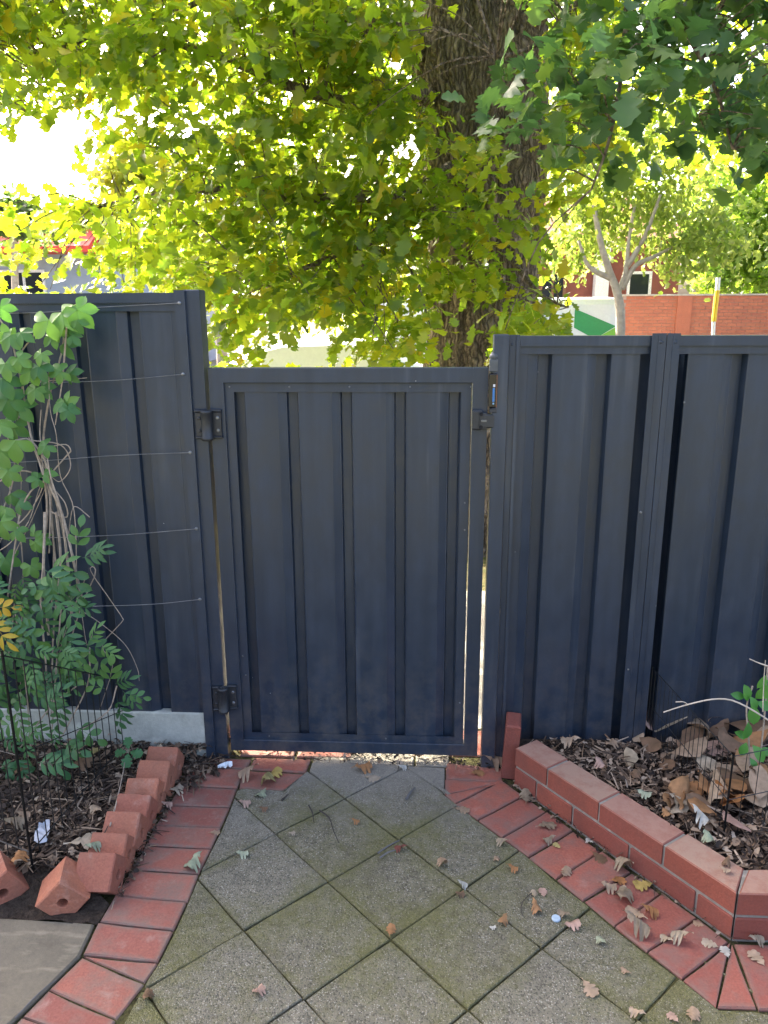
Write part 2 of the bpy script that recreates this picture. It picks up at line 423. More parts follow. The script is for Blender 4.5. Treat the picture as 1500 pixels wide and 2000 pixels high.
# red brick strips ------------------------------------------------------
strip_l = empty('brick_strip', (-.8, 1.9, 0), kind='structure')
cut = [((-20, 2050), (160, 2040)), ((40, 1985), (195, 2040)), ((93.6, 1932), (228.8, 1992)), ((159.5, 1867), (284, 1920)), ((160.5, 1865), (310, 1880)), ((190.7, 1802), (341.5, 1818)), ((222, 1749), (367.5, 1762)), ((256.5, 1698), (390, 1707)),
       ((281, 1651.6), (414, 1658.5)), ((301.6, 1613), (433, 1617)), ((327.6, 1572), (451, 1576)), ((349, 1534), (464.5, 1540)), ((372, 1497), (480, 1503)), ((384, 1478), (492, 1484))]
for (a, b), (c, d) in zip(cut, cut[1:]):
    slab([G(*a), G(*b), G(*d), G(*c)], 'brick', brick_pave_a, strip_l, random.uniform(-.003, .003), .0018, ringw=.02, bev=.004)
thr = [[(468, 1503), (598, 1511), (586, 1545), (466, 1539)], [(494, 1478), (609, 1482), (599, 1509), (484, 1502)]]
for q in thr: slab([G(*p) for p in q], 'brick', brick_pave_b, strip_l, random.uniform(-.002, .002), .0018, ringw=.02, bev=.004)
for k, x in enumerate((-.72, -.49)):
    slab([(x, G(494, 1476)[1]), (x+.222, G(494, 1476)[1]), (x+.222, 2.90), (x, 2.90)], 'brick', brick_pave_b, strip_l, 0, .002, ringw=.02, bev=.004)
strip_r = empty('brick_strip', (.8, 1.9, 0), kind='structure')
z7 = lambda x, y: (850+x/2.3077, 1350+y/2.3077)
def onbase(p, q):
    """where the joint from p through q meets the foot of the garden wall (pixels of the seventh close look)"""
    s = (q[1]-p[1])/(q[0]-p[0]); m = (1125-440)/(1330-360)
    x = (440-m*360-p[1]+s*p[0])/(s-m); return (x, p[1]+s*(x-p[0]))
pairs = [((44, 318), (318, 345)), ((40, 396), (300, 408)), ((40, 470), (310, 412)), ((85, 512), onbase((85, 512), (255, 425))), ((190, 582), onbase((190, 582), (360, 492))),
         ((300, 662), onbase((300, 662), (470, 562))), ((420, 748), onbase((420, 748), (590, 645))), ((543, 848), onbase((543, 848), (715, 740))), ((665, 945), onbase((665, 945), (845, 838))),
         ((808, 1060), onbase((808, 1060), (1000, 925))), ((955, 1175), onbase((955, 1175), (1150, 1045))), ((1112, 1302), (1328, 1130)), ((1268, 1427), (1334, 1134)), ((1455, 1438), (1340, 1134))]
for (a, b), (c, d) in zip(pairs, pairs[1:]):
    if (a, b) == pairs[1]: pass
    slab([G(*z7(*a)), G(*z7(*b)), G(*z7(*d)), G(*z7(*c))], 'brick', brick_pave_b, strip_r, random.uniform(-.003, .003), .0018, ringw=.02, bev=.004)
for k in range(5):
    a, b = G(*z7(1455, 1438)), G(*z7(1345, 1134)); dx = Vector((1, .02))*.118
    p = [Vector(a)+dx*(k if k else 0), Vector(b)+dx*(k*1.0+(.9 if k else 0)), Vector(b)+dx*(k+1.9), Vector(a)+dx*(k+1)]
    slab([tuple(v) for v in p], 'brick', brick_pave_b, strip_r, random.uniform(-.003, .003), .0018, ringw=.02, bev=.004)
slab([(G(870, 1474)[0], G(870, 1474)[1]), (.36, G(870, 1474)[1]-.01), (.36, 2.90), (G(870, 1474)[0], 2.90)], 'brick', brick_pave_b, strip_r, 0, .002, ringw=.02, bev=.004)
# concrete slab, bottom left
cp = [G(-260, 1760), G(0, 1791), G(190, 1803), G(162, 1866), G(97, 1931), G(30, 1996), G(-44, 2060), (-1.15, .6), (-2.6, .6)]
slo = empty('concrete_path', (-1.3, 1.4, 0), kind='structure')
slab(cp, 'slab', concrete_m, slo, .004, .004, .05, .006)

# ------------------------------------------------------------------ fence, gate
def profile(x0, x1, first, pitch, y, depth=.032, slope=.028, bottom=.042, skew=.0):
    """corrugated sheet: wide pans at y with recessed troughs starting at first + k*pitch"""
    pts = [(x0, y)]; k = math.floor((x0-first)/pitch)-1
    while first+k*pitch < x1+pitch:
        a = first+k*pitch
        for q in ((a-.005, y), (a-.003, y-.0012), (a, y), (a+slope, y+depth*.42), (a+slope+.002, y+depth*.40), (a+slope+.006, y+depth), (a+slope+bottom, y+depth*1.05), (a+slope+bottom+.007, y), (a+slope+bottom+.009, y-.001), (a+slope+bottom+.011, y)):
            if x0 < q[0] < x1: pts.append(q)
        k += 1
    pts.append((x1, y)); return pts
def sheet(pts, z0, z1, name, parent, th=.0012):
    m = MB(); n = len(pts)
    nz = 6
    for k in range(nz+1):
        z = z0+(z1-z0)*k/nz
        for (x, y) in pts: m.v.append((x, y+.0015*math.sin(k*1.7+x*9), z))
    for k in range(nz):
        for i in range(n-1): m.f.append((k*n+i, k*n+i+1, (k+1)*n+i+1, (k+1)*n+i))
    o = m.build(name, steel, parent)
    md = o.modifiers.new('thickness', 'SOLIDIFY'); md.thickness = th; md.offset = 0
    return o
def screw(parent, x, y, z, r=.005, m=None):
    return MB().lathe([(r, 0), (r, -.001), (r*.7, -.003), (r*.2, -.0035)], (x, y, z), 8, 'Y').build('screw', m or screw_m, parent)
# --- left fence
YL = 2.628
fl = empty('metal_fence', (-1.6, 2.66, 0), 'taller dark blue-grey corrugated metal fence panel left of the gate, behind the climbing vine', 'fence')
zt = XZ(345, 569, YL)[1]                              # top of left fence
zp = XZ(404, 1392, YL+.02)[1]                         # top of plinth
xch = XZ(345, 640, YL)[0]
xl_gate = -.7453
post_r = xl_gate-.010; 
MB().box(post_r-.056, post_r, YG-.012, YG+.06, -.15, zt+.006, .003).build('gate_post', steel, fl)
# channel post between sheet and gate post: face and two returns
MB().box(xch-.002, xch+.034, YL, YL+.003, -.05, zt+.004).box(xch+.031, xch+.034, YL+.003, YL+.06, -.05, zt).box(xch-.002, xch+.001, YL+.003, YL+.014, -.05, zt).build('channel_post', steel, fl)
# top rail: C section with a front face, lipped lower edge, hollow behind
rail_h = .060
def top_rail(x0, x1, y, z, parent):
    m = MB().box(x0, x1, y, y+.0025, z-.032, z).box(x0, x1, y+.0025, y+.06, z-.003, z).box(x0, x1, y+.0105, y+.013, z-rail_h, z-.030).box(x0, x1, y+.0025, y+.0105, z-.0345, z-.032)
    return m.build('top_rail', steel, parent)
top_rail(-4.2, xch-.003, YL+.004, zt-.004, fl)
xf = XZ(250, 700, YL+.02)[0]
pc = profile(-4.2, xch-.008, xf-.026, .19, YL+.022)+[(xch-.006, YL+.06), (xch+.03, YL+.06)]
sheet(pc, zp-.02, zt-.02, 'fence_sheet', fl)
MB().box(-4.2, xch+.03, YL+.012, YL+.052, -.15, zp, .004).build('plinth', plinth_m, fl)
MB().box(-2.36, -2.30, YL+.0, YL+.01, -.05, zt+.004).build('channel_post', steel, fl)
# --- right fence
YR = 2.640
fr = empty('metal_fence', (1.2, 2.68, 0), 'lower dark blue-grey corrugated metal fence right of the gate, above the low brick wall', 'fence')
zr = XZ(1100, 655, YR)[1]
pr0 = .2218+.014
MB().box(pr0, pr0+.050, YR-.012, YR+.045, -.05, zr+.004, .003).build('gate_post', steel, fr)
xc0 = pr0+.053; xc1 = XZ(1016, 665, YR)[0]
MB().box(xc0, xc1, YR+.006, YR+.009, -.05, zr+.002).box(xc1-.012, xc1, YR, YR+.006, -.05, zr).box(xc0, xc0+.003, YR+.009, YR+.06, -.05, zr).build('channel_post', steel, fr)
xd0 = XZ(1274, 660, YR-.01)[0]; xd1 = XZ(1303, 660, YR-.01)[0]; xd2 = XZ(1330, 660, YR-.01)[0]
for a, b in ((xd0, xd1-.001), (xd1+.001, xd2)):
    MB().box(a, b, YR-.008, YR-.005, .0, zr+.006).box(xd1-.0045 if a == xd0 else xd1+.0015, xd1-.0015 if a == xd0 else xd1+.0045, YR-.005, YR+.03, .0, zr).box((a+b)/2-.003, (a+b)/2+.003, YR-.0095, YR-.008, .0, zr).build('channel_post', steel, fr)
    screw(fr, (a+b)/2+.006, YR-.008, zr-.022, .006, steel)
screw(fr, xc0+.008, YR+.006, zr-.03, .005, steel)
screw(fr, xd0+.01, YR-.008, 1.02, .005); screw(fr, xd0+.012, YR-.008, .42, .004)
top_rail(xc1+.001, xd0+.01, YR+.004, zr-.002, fr); top_rail(xd2-.01, 3.9, YR+.004, zr-.002, fr)
t1 = XZ(1036, 700, YR+.024)[0]
pa = [q for q in profile(xc0, xd0-.026, t1-.004, .198, YR+.022)]+[(xd0-.022, YR+.085), (xd1, YR+.085)]
sheet(pa, .0, zr-.02, 'fence_sheet', fr)
t2 = XZ(1415, 700, YR+.024)[0]
pb = [(xd1, YR+.0755), (xd2+.026, YR+.075)]+[q for q in profile(xd2+.028, 3.9, t2, .198, YR+.022)]
sheet(pb, .0, zr-.02, 'fence_sheet', fr)
for x, z in ((t1+.03, 1.50), (t2-.12, 1.40)): screw(fr, x, YR+.022 if x != t1+.03 else YR+.056, z, .004)
# --- gate
gx0, gx1, gz0, gz1 = -.7453, .2218, .029, 1.517
gate = empty('metal_gate', (-.26, YG, 0), 'closed dark blue-grey corrugated metal gate with a flat square frame between the two fences', 'gate')
fb = .052
def skewbox(x0, x1, z0, z1, y0, y1, name, parent, m=steel, b=.002):
    return MB().box(x0, x1, y0, y1, z0, z1, b).build(name, m, parent)
skewbox(gx0, gx0+fb, gz0, gz1, YG, YG+.045, 'frame_stile', gate); skewbox(gx1-fb, gx1, gz0, gz1, YG, YG+.045, 'frame_stile', gate)
skewbox(gx0+fb, gx1-fb, gz1-fb, gz1, YG+.0005, YG+.045, 'frame_rail', gate); skewbox(gx0+fb, gx1-fb, gz0, gz0+fb-.004, YG+.0005, YG+.045, 'frame_rail', gate)
ix0, ix1, iz0, iz1 = gx0+fb, gx1-fb-.004, gz0+fb-.004, gz1-fb
cw = .032
def track(x0, x1, z0, z1): return MB().box(x0, x1, YG+.013, YG+.016, z0, z1).build('sheet_channel', steel, gate)
track(ix0, ix0+cw, iz0, iz1); track(ix1-cw, ix1, iz0, iz1-.0); track(ix0+cw, ix1-cw, iz1-cw, iz1); track(ix0+cw, ix1-cw, iz0, iz0+.026)
MB().box(ix0+cw, ix1-cw, YG+.0165, YG+.066, iz0+.001, iz0+.005).build('sheet_channel', steel, gate)
gt = XZ(456, 780, YG+.03)[0]
gp = (XZ(876, 780, YG+.03)[0]-gt)/4
sheet(profile(ix0+.004, ix1-.006, gt-.027, gp, YG+.0185, .030, .025, .038), iz0+.004, iz1-.004, 'gate_sheet', gate)
for (x, z) in [(ix0+.018+.21*k, iz1-.014) for k in range(5)]+[(ix0+.02, .35), (ix0+.012, .43), (ix1-.012, .94), (ix1-.014, 1.04), (ix1-.016, .25), (ix1-.30, iz0+.012), (ix0+.1, iz0+.012)]:
    screw(gate, x, YG+.013, z, .0035)
# hinges: two plates and a barrel with end caps
def hinge(px, py, hgt):
    x, z = XZ(px, py, YG-.02)
    h = bpy.data.objects.new('hinge', None); COL.objects.link(h); h.parent = gate; h.location = Vector((x, YG, z))-gate.location
    hh = hgt/2
    for sx, yy, nm in ((-1, YG-.012, 'hinge_plate'), (1, YG, 'hinge_plate')):
        m = MB().box(x+sx*.026-.017, x+sx*.026+.017, yy-.012, yy, z-hh*.9, z+hh*.9, .004)
        m.box(x+sx*.026-.020, x+sx*.026+.020, yy-.016, yy, z+hh*.86, z+hh*1.04, .003).box(x+sx*.026-.020, x+sx*.026+.020, yy-.016, yy, z-hh*1.04, z-hh*.86, .003)
        m.build(nm, black_plastic, h)
        for dz in (-.45, .45):
            MB().lathe([(.0065, 0), (.0065, -.002), (.004, -.004)], (x+sx*.031, yy-.0121, z+dz*hh), 10, 'Y').build('screw', black_plastic if sx < 0 else screw_m, h)
    MB().lathe([(.016, -hh*1.12), (.0205, -hh*1.06), (.0205, -hh*.9), (.0192, -hh*.87), (.0192, hh*.82), (.0205, hh*.85), (.0205, hh*.98), (.0165, hh*1.04), (.011, hh*1.04), (.009, hh*.95)], (x-.003, YG-.030, z), 20).build('barrel', black_plastic, h, True)
hinge(407, 829, .098); hinge(439, 1364, .098)
# latch: keeper on the gate, tall magnetic body on the right post
kx, kz = XZ(944, 821, YG-.02)
kp = bpy.data.objects.new('latch_keeper', None); COL.objects.link(kp); kp.parent = gate; kp.location = Vector((kx, YG, kz))-gate.location
k1 = MB().box(kx-.036, kx-.004, YG-.02, YG, kz-.034, kz+.034, .005).box(kx-.006, kx+.036, YG-.03, YG-.014, kz-.026, kz+.022, .005)
k1.prism([(kx-.012, YG-.028), (kx+.012, YG-.028), (kx+.012, YG-.018), (kx-.012, YG-.018)], kz-.03, kz+.026, .003).build('bracket', black_plastic, kp)
for dz in (-.022, .022): MB().lathe([(.0065, 0), (.0065, -.001), (.004, -.0005)], (kx-.008, YG-.0305, kz+dz), 10, 'Y').build('screw_hole', M_plain('dark_hole', (.004, .004, .005), .8), kp)
MB().box(kx-.008, kx+.010, YG-.034, YG-.0285, kz-.004, kz+.003, .001).build('catch', screw_m, kp)
la = bpy.data.objects.new('latch', None); COL.objects.link(la); la.parent = fr
lx, lz = XZ(964, 760, YG-.02); la.location = Vector((lx, YG, lz))-fr.location; la['label'] = 'black magnetic gate latch with a blue strip in its window and a grey knob on top'
z_of = lambda py: XZ(964, py, YG-.02)[1]
lg = M_plain('grey_latch_plastic', (.075, .085, .095), .4)
MB().box(lx-.016, lx+.012, YG-.032, YG-.004, z_of(797), z_of(728), .006).build('body', M_plain('gloss_black', (.006, .006, .007), .2), la)
MB().box(lx-.012, lx+.012, YG-.030, YG-.004, z_of(806), z_of(797)-.001, .002).build('foot', black_plastic, la)
MB().box(lx-.016, lx+.011, YG-.030, YG-.004, z_of(728)+.001, z_of(700), .005).lathe([(.013, z_of(700)-.002), (.016, z_of(697)), (.016, z_of(694)), (.010, z_of(690)), (.009, z_of(688))], (lx-.002, YG-.017, 0), 14).build('knob', lg, la, False)
MB().box(lx-.004, lx+.003, YG-.0328, YG-.0318, z_of(784), z_of(757)).build('blue_strip', M_plain('blue_print', (.03, .16, .42), .3), la)
MB().box(lx-.003, lx+.004, YG-.0330, YG-.0318, z_of(755), z_of(750)).build('white_dot', M_plain('white_print', (.7, .7, .75), .3), la)
MB().box(lx-.003, lx+.002, YG-.0330, YG-.0318, z_of(789), z_of(786)).build('lower_dot', M_plain('pale_blue_print', (.2, .4, .6), .3), la)
MB().box(lx+.0085, lx+.0105, YG-.0332, YG-.0322, z_of(795), z_of(731)).build('rust_edge', M_plain('rust_line', (.22, .08, .04), .5), la)
# trellis wires on the left fence, each fixed by a small screw
wires = [((350, 592), (180, 601), (20, 612), 'topmost'), ((357, 731), (200, 744), (-30, 748), 'second from the top'), ((371, 884), (220, 890), (-30, 905), 'middle'), ((383, 1033), (210, 1046), (-30, 1052), 'second from the bottom'), ((390, 1171), (260, 1182), (-30, 1186), 'lowest')]
for a, b, c, wd in wires:
    P = [YP(a[0], a[1], YL-.004), YP(b[0], b[1], YL-.006), YP(c[0], c[1], YL-.008), (-2.4, YL-.006, YP(c[0], c[1], YL)[2])]
    t = empty('trellis_wire', P[0], 'thin wire strung across the tall left fence, %s of five' % wd, 'wire', 'wires strung across the left fence')
    MB().tube(curve(P, 18), .0011, 4).build('wire', galv, t)
    MB().lathe([(.006, .001), (.006, -.002), (.003, -.004)], (P[0][0], YL-.001, P[0][2]), 8, 'Y').build('screw', screw_m, t)

# ------------------------------------------------------------------ brick edging, garden wall, beds
def brick_mesh(L, W, H, b=.004, hole=None):
    """brick centred at the origin, hole = radius of a bore seen on the +X end face"""
    m = MB().box(-L/2, L/2, -W/2, W/2, -H/2, H/2, b)
    if hole:
        # swap the +X end for a face with a bored hole
        m = MB(); n = 16; x = L/2
        sq = []
        for k in range(n):
            a = 2*math.pi*k/n; u, v = math.cos(a), math.sin(a); s = 1/max(abs(u), abs(v)); sq.append((u*s, v*s))
        def ring(fx, fy, fz): 
            q = len(m.v); m.v.extend([(fx, u*fy, v*fz) for u, v in sq]); return q
        def circ(fx, r):
            q = len(m.v); m.v.extend([(fx, r*math.cos(2*math.pi*k/n), r*math.sin(2*math.pi*k/n)) for k in range(n)]); return q
        rs = [ring(-x, W/2-b, H/2-b), ring(-x+b, W/2, H/2), ring(x-b, W/2, H/2), ring(x, W/2-b, H/2-b), circ(x, hole*1.08), circ(x-.003, hole), circ(x-.05, hole*.9)]
        for a, c in zip(rs, rs[1:]):
            for k in range(n): m.f.append((a+k, a+(k+1) % n, c+(k+1) % n, c+k))
        m.f.append(tuple(range(rs[0], rs[0]+n))[::-1]); m.f.append(tuple(range(rs[-1], rs[-1]+n)))
    bm = m.mesh('brick')
    for v in bm.vertices: v.co += Vector((random.uniform(-1, 1), random.uniform(-1, 1), random.uniform(-1, 1)))*.0007
    return bm
tooth = empty('dogtooth_edging', (-.75, 1.9, 0), 'sawtooth row of orange-red bored bricks set on their corners along the left bed', 'brick edging')
th_me = [brick_mesh(.115, .106, .106, .004, .015) for _ in range(3)]
for me in th_me: me.materials.append(brick_tooth)
g0, g1 = Vector(G(226, 1752)), Vector(G(352, 1518))
rowd = (g1-g0).normalized(); out = Vector((rowd.y, -rowd.x))      # toward the path
row_len = (g1-g0).length
NT = 7
def tooth_brick(c, ax, ang, jit=.0, zc=.045):
    o = bpy.data.objects.new('brick', random.choice(th_me)); COL.objects.link(o); o.parent = tooth
    ax = Vector((ax[0], ax[1], random.uniform(-.04, .04)*jit)).normalized(); side = Vector((0, 0, 1)).cross(ax).normalized(); upv = ax.cross(side)
    R = Matrix((ax, side, upv)).transposed() @ Matrix.Rotation(ang, 3, 'X')
    o.matrix_local = Matrix.Translation(Vector((c[0], c[1], zc))-tooth.location) @ R.to_4x4()
    return o
for k in range(NT):
    c = g0+rowd*(.03+(row_len-.03)*k/(NT-1)) - out*.0575
    tooth_brick((c.x+random.uniform(-.003, .003), c.y), out, math.radians(44+random.uniform(-3, 3)), .5, .052+random.uniform(-.003, .003))
c = Vector(G(112, 1785)); v = Vector((.28, -1)).normalized()
tooth_brick((c.x+.01, c.y+.045), v, math.radians(45), 0, .047)
c = Vector(G(0, 1778)); v = Vector((.62, -.75)).normalized()
tooth_brick((c.x-.03, c.y+.06), v, math.radians(30), 0, .045)
tooth_brick((c.x-.17, c.y+.10), v, math.radians(45), 0, .045)
# low garden wall on the right: two courses, turning along the bottom right
gw = empty('garden_wall', (.95, 1.9, 0), 'low two-course red brick retaining wall round the right-hand bed', 'garden wall')
b0 = Vector(G(*z7(352, 420))); b1 = Vector(G(*z7(1334, 1122)))
wd = (b1-b0).normalized(); wl = (b1-b0).length; nb = Vector((-wd.y, wd.x))          # nb points into the bed
BL, BW, BH, J = .222, .105, .073, .009
def wall_brick(a, b, z, m, back=0.0, mit0=0.0, mit1=0.0):
    """brick from distance a to b along the wall at height z; mitres shift the far side"""
    p = [b0+wd*a, b0+wd*b, b0+wd*(b+mit1)+nb*BW, b0+wd*(a+mit0)+nb*BW]
    MB().prism([tuple(q+nb*random.uniform(-.001, .001)) for q in p], z, z+BH, .0035).build('brick', m, gw)
mw = MB().prism([tuple(q) for q in (b0+wd*.006+nb*.005, b1-wd*.004+nb*.004, b1-wd*.05+nb*(BW-.005), b0+wd*.006+nb*(BW-.005))], -.02, 2*BH+J-.005)
x2 = b1+Vector((1.6, 0))
ed = Vector((1, .0)); en = Vector((0, 1))
mw.prism([tuple(q) for q in (b1+ed*.004+en*.005, x2+en*.005, x2+en*(BW-.005), b1-wd*.05+nb*(BW-.006)+ed*.006)], -.02, 2*BH+J-.0055)
mw.build('mortar', mortar_m, gw)
def course(z, cuts, m):
    for a, b in zip(cuts, cuts[1:]):
        last = b >= wl-1e-4
        wall_brick(a+J/2, b-(J/2 if not last else .003), z, m, mit1=-(BW*.42) if last else 0)
fr7 = lambda px, py: (Vector(G(*z7(px, py), 2*BH+J))-b0).dot(wd)
t_c = [0]+[fr7(*p) for p in ((515, 345), (755, 495), (1040, 690))]+[wl]
frm = lambda px, py: (Vector(G(*z7(px, py), BH+.004))-b0).dot(wd)
l_c = [0]+[frm(*p) for p in ((460, 405), (618, 520), (875, 695), (1175, 905))]+[wl]
course(0.0, l_c, brick_wall_m); course(BH+J, t_c, brick_cap_m)
for z, off, m in ((0, .10, brick_wall_m), (BH+J, .235, brick_cap_m)):
    a = .004; b = off if z == 0 else BL
    first = True
    while a < 1.5:
        p = [b1+ed*a, b1+ed*(b), b1+ed*(b)+en*BW, b1+ed*a+en*BW]
        if first: p[3] = b1-wd*(BW*.42)+nb*BW+ed*.012; first = False
        MB().prism([tuple(q) for q in p], z, z+BH, .0035).build('brick', m, gw)
        a = b+J; b = a+BL
# upright brick by the gate post
up = Vector(G(999, 1522))
ub = add('upright_brick', MB().obox(Matrix.Translation((0, 0, .115)) @ Matrix.Rotation(.05, 4, 'Y') @ Matrix.Rotation(.06, 4, 'X'), .055, .10, .235, .006).mesh('upright_brick'), brick_wall_m)
ub.location = (up.x, up.y+.05, -.004); ub.rotation_euler.z = -.12
tag(ub, 'single red brick standing on end beside the right gate post', 'brick')
# bed soil
def bed(poly, name, z, edge_drop=.02):
    m = MB(); c = (sum(p[0] for p in poly)/len(poly), sum(p[1] for p in poly)/len(poly))
    bm = bmesh.new(); vs = [bm.verts.new((p[0], p[1], z)) for p in poly]; f = bm.faces.new(vs)
    bmesh.ops.triangulate(bm, faces=[f]); 
    for _ in range(4): bmesh.ops.subdivide_edges(bm, edges=[e for e in bm.edges if e.calc_length() > .05], cuts=1, use_grid_fill=False)
    bmesh.ops.triangulate(bm, faces=bm.faces)
    for v in bm.verts:
        if v.co.x < -.6: v.co.z = .004+(z-.004)*min(1, max(0, (v.co.y-1.84)/.14))
    for v in bm.verts: v.co.z += (.02 if v.co.y > 1.98 or v.co.x > 0 else .004)*math.sin(v.co.x*17+v.co.y*9)*math.sin(v.co.y*13)+random.uniform(-.004, .006)
    me = bpy.data.meshes.new(name); bm.to_mesh(me); bm.free()
    return tag(add(name, me, soil_m), kind='structure')
inrow = [tuple(g0+rowd*(row_len*k/4)-out*.07) for k in range(5)]
bedL = [(-3.2, 2.64), (-3.2, 1.75), tuple(Vector(G(-160, 1786))), tuple(Vector(G(30, 1797))), tuple(Vector(G(150, 1808))), tuple(Vector(G(190, 1806))), tuple(Vector(G(214, 1768))), inrow[0], inrow[2], inrow[4], tuple(g1+Vector((.02, .10))), (-.80, 2.64)]
bed(bedL, 'soil_bed', .045)
bedR = [tuple(b0+nb*.06+wd*.02), tuple(b1+nb*.07-wd*.03), (b1.x+1.6, b1.y+.06), (3.0, 2.66), (.33, 2.66), (.33, b0.y+.05)]
bed(bedR, 'soil_bed', .105)
# dirt that has washed over the strip by the left post and along the row
# ------------------------------------------------------------------ leaves: meshes
OAK = [(0, .010), (.10, .014), (.18, .03), (.25, .17), (.32, .20), (.37, .12), (.46, .33), (.55, .37), (.60, .20), (.67, .36), (.76, .37), (.80, .24), (.87, .27), (.93, .22), (.97, .13), (1.0, .04)]
OAKL = [(0, .012), (.12, .03), (.22, .20), (.34, .13), (.46, .37), (.58, .19), (.70, .40), (.80, .21), (.90, .24), (1.0, .03)]
LANCE = [(0, .01), (.12, .07), (.3, .145), (.48, .165), (.7, .12), (.88, .05), (1, .0)]
BROAD = [(0, .01), (.08, .06), (.2, .2), (.4, .28), (.6, .27), (.8, .17), (.93, .07), (1, .0)]
def leaf_vt(st, L, curl=.2, fold=.15, wav=0.0, side=0.0, ph=0.0):
    V = []; T = []
    for i, (x, w) in enumerate(st):
        bend = -curl*x*x*L
        for s in (-1, 0, 1):
            y = s*w*L; lead = .06*L*(1 if s else 0)*(w > .1)
            z = bend + fold*abs(y) - side*y*y/L*4 + (wav*L*math.sin(x*11+s*2+ph) if s else 0)
            V.append(((x*L+lead), y, z))
    for i in range(len(st)-1):
        a = 3*i
        T += [(a, a+1, a+4), (a, a+4, a+3), (a+1, a+2, a+5), (a+1, a+5, a+4)]
    return np.array(V), np.array(T)
def vt_mesh(name, vt, m, smooth=True):
    me = mesh_np(name, vt[0], vt[1]); me.materials.append(m)
    if smooth: me.polygons.foreach_set('use_smooth', np.ones(len(me.polygons), bool))
    return me
def merge(parts):
    V = []; T = []; n = 0
    for v, t in parts: V.append(v); T.append(t+n); n += len(v)
    return np.concatenate(V), np.concatenate(T)
def xf(vt, M):
    M = np.array(M); return vt[0]@M[:3, :3].T+M[:3, 3], vt[1]
def frames(d, nrm):
    """(N,3,3) rotations with X along d and Z near nrm"""
    d = d/np.linalg.norm(d, axis=1, keepdims=True)
    y = np.cross(nrm, d); y /= np.maximum(np.linalg.norm(y, axis=1, keepdims=True), 1e-6)
    z = np.cross(d, y); return np.stack([d, y, z], -1)
def scatter(vts, R, P, sc):
    """copies of the base shapes vts (picked round robin) under R*sc + P"""
    out = []
    for k, (V, T) in enumerate(vts):
        idx = np.arange(k, len(P), len(vts))
        if not len(idx): continue
        W = np.einsum('nij,vj->nvi', R[idx]*sc[idx, None, None], V)+P[idx, None, :]
        F = T[None]+(np.arange(len(idx))*len(V))[:, None, None]
        out.append((W.reshape(-1, 3), F.reshape(-1, 3)))
    return merge(out)
# ------------------------------------------------------------------ litter in the beds (nobody could count it)
def litter(poly, z, n, name, label, stops, sizes=(.012, .04), hf=None):
    m = leafy(name+'_mix', stops, (.3, .25, .2), 'island', .08, .8)
    P = []
    xs_ = [p[0] for p in poly]; ys_ = [p[1] for p in poly]
    def inside(x, y):
        c = False
        for i in range(len(poly)):
            (x1, y1), (x2_, y2_) = poly[i-1][:2], poly[i][:2]
            if (y1 > y) != (y2_ > y) and x < (x2_-x1)*(y-y1)/(y2_-y1)+x1: c = not c
        return c
    while len(P) < n:
        x, y = random.uniform(min(xs_), max(xs_)), random.uniform(min(ys_), max(ys_))
        if x < -2.0 or x > 2.4: continue
        if inside(x, y): P.append((x, y, z+(hf(x, y) if hf else 0)+random.uniform(-.004, .022)))
    P = np.array(P); N_ = len(P)
    an = rng.uniform(0, 2*np.pi, N_); d = np.stack([np.cos(an), np.sin(an), rng.normal(0, .25, N_)], 1)
    nr = np.stack([rng.normal(0, .55, N_), rng.normal(0, .55, N_), np.ones(N_)], 1)
    shapes = [leaf_vt([(0, .1), (.3, .35), (.7, .3), (1, .05)], 1, .3, .3), leaf_vt([(0, .04), (.5, .06), (1, .03)], 2.2, .1, 0), leaf_vt([(0, .05), (.35, .28), (.5, .15), (.8, .3), (1, .05)], 1.2, .5, .4), leaf_vt([(0, .02), (.5, .03), (1, .015)], 3.2, .15, 0)]
    vt = scatter(shapes, frames(d, nr), P, rng.uniform(sizes[0], sizes[1], N_))
    o = add(name, mesh_np(name, *vt), m); tag(o, label, 'leaf litter', kind='stuff'); return o
DK = [(0, (.022, .016, .012)), (.42, (.06, .04, .028)), (.64, (.14, .09, .058)), (.84, (.27, .19, .125)), (1, (.42, .33, .24))]
litL = [(p[0], max(p[1], 1.95) if p[0] < -.8 else p[1]) for p in bedL]
litter(litL, .055, 8500, 'leaf_litter', 'dark crumbled leaf litter covering the left bed', DK, (.008, .030))
hR = lambda x, y: .06*math.exp(-((x-1.35)**2/.25+(y-2.35)**2/.09))
litR = [tuple(b0+nb*.125+wd*.05), tuple(b1+nb*.125-wd*.07), (b1.x+1.6, b1.y+.125), (3.0, 2.62), (.40, 2.62), (.40, b0.y+.12)]
litter(litR, .115, 9000, 'leaf_litter', 'brown crumbled leaf litter covering the right bed', DK[:1]+[(.35, (.07, .045, .03)), (.58, (.20, .125, .075)), (.82, (.36, .25, .165)), (1, (.46, .36, .27))], (.008, .034), hR)
dirt_zone = [G(352, 1500), G(372, 1540), G(345, 1568), G(432, 1500), G(440, 1474), G(400, 1452), G(375, 1450)]
litter(dirt_zone, .004, 420, 'leaf_litter', 'crumbled leaf litter drifted against the left gate post', DK, (.01, .035))
dz2 = [G(226, 1756), G(246, 1750), G(330, 1580), G(352, 1520), G(340, 1520), G(222, 1742)]
litter(dz2, .002, 220, 'leaf_litter', 'crumbled litter caught at the foot of the sawtooth bricks', DK, (.008, .02))
dz3 = [G(x, y) for x, y in ((500, 1483), (600, 1487), (700, 1492), (870, 1492), (960, 1505), (990, 1515), (985, 1500), (870, 1478), (500, 1466))]
litter(dz3, .001, 260, 'leaf_litter', 'thin line of leaf crumbs along the gate threshold', DK, (.006, .022))
dz4 = [tuple(b0-nb*.0), tuple(b1), tuple(b1-nb*.016), tuple(b0-nb*.03)]
